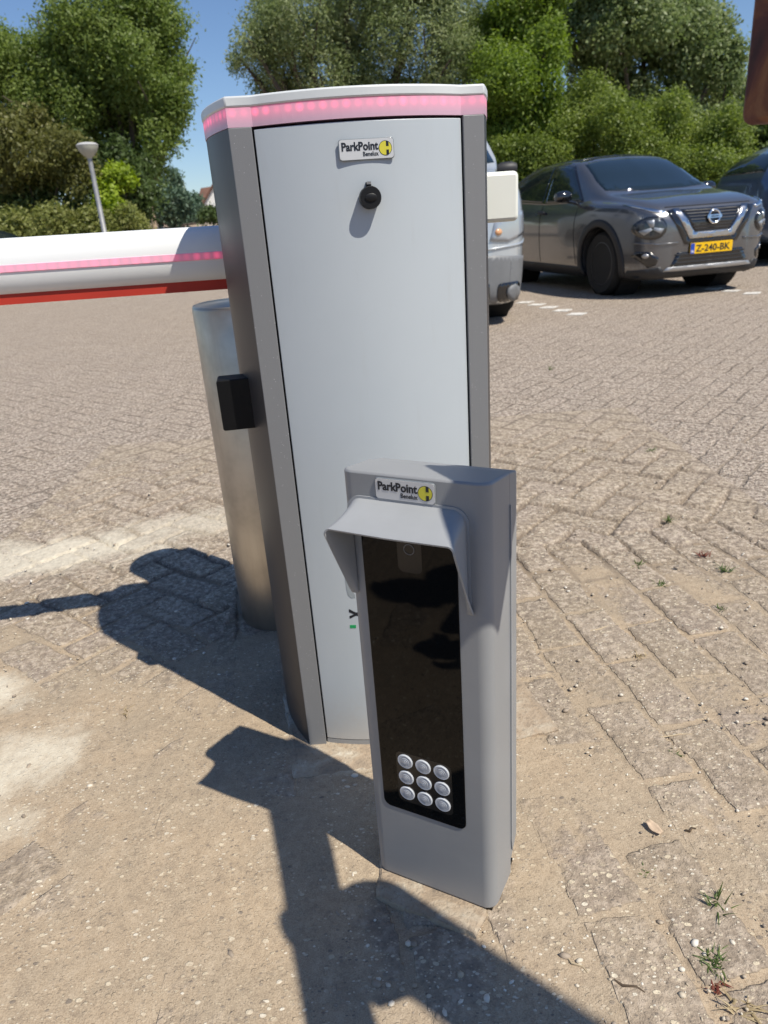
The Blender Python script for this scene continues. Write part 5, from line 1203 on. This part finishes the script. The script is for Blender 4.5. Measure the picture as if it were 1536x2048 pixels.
# ------------------------------------------------------------------ the photographer, standing behind the camera with lowered hands
def skin_body(name, chains, material, parent=None, root_first=True, sub=2):
    """chains: lists of (point, radius); a chain may start with an index of an earlier point"""
    vs, rs, es = [], [], []
    for ch in chains:
        prev = None
        for it in ch:
            if isinstance(it, int): prev = it; continue
            vs.append(it[0]); rs.append(it[1]); 
            if prev is not None: es.append((prev, len(vs) - 1))
            prev = len(vs) - 1
    me = bpy.data.meshes.new(name); me.from_pydata(vs, es, []); o = link(name, me, material, parent)
    sk = o.modifiers.new('skin', 'SKIN'); sk.use_smooth_shade = True
    for i, v in enumerate(me.skin_vertices[0].data): v.radius = rs[i] if isinstance(rs[i], tuple) else (rs[i], rs[i]); v.use_root = (i == 0)
    ss = o.modifiers.new('sub', 'SUBSURF'); ss.levels = sub; ss.render_levels = sub
    return o
def photographer():
    p = thing('person', 'person in a dark t-shirt and dark trousers taking the photo, standing just behind the camera', 'person', (0.02, -0.50, 0))
    skin = mat('skin', (0.42, 0.26, 0.19), .55); shirt = mat('dark_tshirt', (0.02, 0.022, 0.03), .85, var=.2); jeans = mat('dark_trousers', (0.025, 0.03, 0.045), .85, var=.2); shoe = mat('dark_shoe', (0.03, 0.03, 0.03), .6); hair = mat('brown_hair', (0.05, 0.03, 0.02), .7)
    V = lambda x, y, z: (x, y, z)
    ch = [[(V(0, 0, .83), .115), (V(0, .0, .95), .12), (V(0, .01, 1.08), .125), (V(0, .02, 1.22), .12), (V(0, .03, 1.31), .06), (V(0, .05, 1.38), .05), (V(0, .075, 1.46), .078), (V(0, .08, 1.53), .08), (V(0, .07, 1.58), .05)]]
    for sg in (-1, 1):
        n0 = sum(len([q for q in c if not isinstance(q, int)]) for c in ch)
        ch.append([3, (V(sg * .15, .02, 1.25), .062), (V(sg * .205, .02, 1.12), .047), (V(sg * .215, .05, .99), .041), (V(sg * .16, .20, .94), .036), (V(sg * .085, .37, .915), .026), (V(sg * .062, .415, .915), .026)])
        ch.append([0, (V(sg * .085, 0, .74), .085), (V(sg * .10, .015, .44), .058), (V(sg * .105, -.01, .25), .05), (V(sg * .11, -.02, .085), .038), (V(sg * .115, .05, .04), .04), (V(sg * .125, .14, .03), .033)])
    body = skin_body('body', ch, skin, p)
    # clothes follow the body
    skin_body('tshirt', [[(V(0, 0, .85), .132), (V(0, 0, .95), .135), (V(0, .01, 1.08), .14), (V(0, .02, 1.22), .132), (V(0, .03, 1.29), .075)], [3, (V(-.15, .02, 1.25), .075), (V(-.195, .02, 1.14), .062)], [3, (V(.15, .02, 1.25), .075), (V(.195, .02, 1.14), .062)]], shirt, p)
    skin_body('trousers', [[(V(0, 0, .82), .128), (V(0, 0, .86), .128)], [0, (V(-.085, 0, .74), .1), (V(-.10, .015, .44), .075), (V(-.105, -.01, .25), .068), (V(-.11, -.02, .10), .062)], [0, (V(.085, 0, .74), .1), (V(.10, .015, .44), .075), (V(.105, -.01, .25), .068), (V(.11, -.02, .10), .062)]], jeans, p)
    for sg in (-1, 1):
        skin_body('shoe', [[(V(sg * .11, -.05, .045), .045), (V(sg * .112, .03, .042), .045), (V(sg * .12, .11, .036), .042), (V(sg * .125, .17, .03), .03)]], shoe, p)
        # hand: palm, four fingers closed round the phone edge and a thumb
        px_, py_, pz_ = sg * .055, .43, .915
        hc = [[(V(sg * .062, .415, .912), .020), (V(px_, py_, pz_ - .004), .022), (V(sg * .05, .455, pz_), .018)]]
        for q, (dz, L) in enumerate(((.030, .85), (.012, 1.0), (-.006, .95), (-.022, .75))): hc.append([1, (V(sg * .056, .468, pz_ + dz * .9), .0085), (V(sg * .048, .468 + .030 * L, pz_ + dz), .0078), (V(sg * .032, .468 + .030 * L, pz_ + dz), .0070), (V(sg * .020, .468 + .026 * L, pz_ + dz), .0062)])
        hc.append([0, (V(sg * .045, .44, pz_ + .030), .010), (V(sg * .030, .462, pz_ + .036), .0088), (V(sg * .016, .470, pz_ + .034), .0074)])
        skin_body('hand', hc, skin, p, sub=2)
    m = MB(); m.lathe([(.001, .105), (.05, .095), (.078, .06), (.087, .01), (.082, -.03), (.070, -.045)], 24, Matrix.Translation((0, .068, 1.52)) @ Matrix.Diagonal((.92, 1.08, 1, 1)) @ Matrix.Rotation(.28, 4, 'X')); m.build('hair', hair, p, smooth=60)
    # face, looking down at the phone
    eye = mat('eye_white', (.7, .7, .68), .2)
    for sg in (-1, 1): 
        m = MB(); m.lathe([(.001, -.011), (.008, -.008), (.011, 0), (.008, .008), (.001, .011)], 14, Matrix.Translation((sg * .03, .148, 1.485))); m.build('eye', eye, p, smooth=60)
        m = MB(); m.lathe([(.001, -.03), (.012, -.022), (.014, 0), (.010, .024), (.001, .03)], 12, Matrix.Translation((sg * .082, .07, 1.48)) @ Matrix.Diagonal((.5, 1, 1, 1))); m.build('ear', skin, p, smooth=60)
    m = MB(); m.tube([(0, .146, 1.495), (0, .166, 1.462), (0, .163, 1.452)], [.007, .013, .008], 8); m.build('nose', skin, p, smooth=60)
    m = MB(); m.tube([(-.022, .143, 1.425), (0, .152, 1.424), (.022, .143, 1.425)], [.004, .007, .004], 8); m.build('mouth', mat('lips', (.35, .14, .12), .5), p, smooth=60)
    ph = thing('phone', 'black phone held upright by the person at the camera position', 'phone', CAM - FW * 0.030)
    ph.matrix_world = Matrix.Translation(CAM - FW * 0.026) @ m3.to_4x4(); W2 = Matrix.Translation((0, 0, 0))
    m = MB(); m.prism(rrect(-.036, -.118, .036, .030, .010), 0.0, .008, Matrix.Translation((0, 0, -.004))); m.build('phone_body', M['black_plastic'], ph, bev=.0015)
    for (lx, ly) in ((0, 0), (.0, -.024), (.02, -.012)):
        m = MB(); m.lathe([(.0095, 0), (.0095, -.003), (.008, -.0035), (.001, -.003)], 24, Matrix.Translation((lx, ly, -.0042))); m.build('phone_lens', CM['gloss'], ph, smooth=40)
photographer()
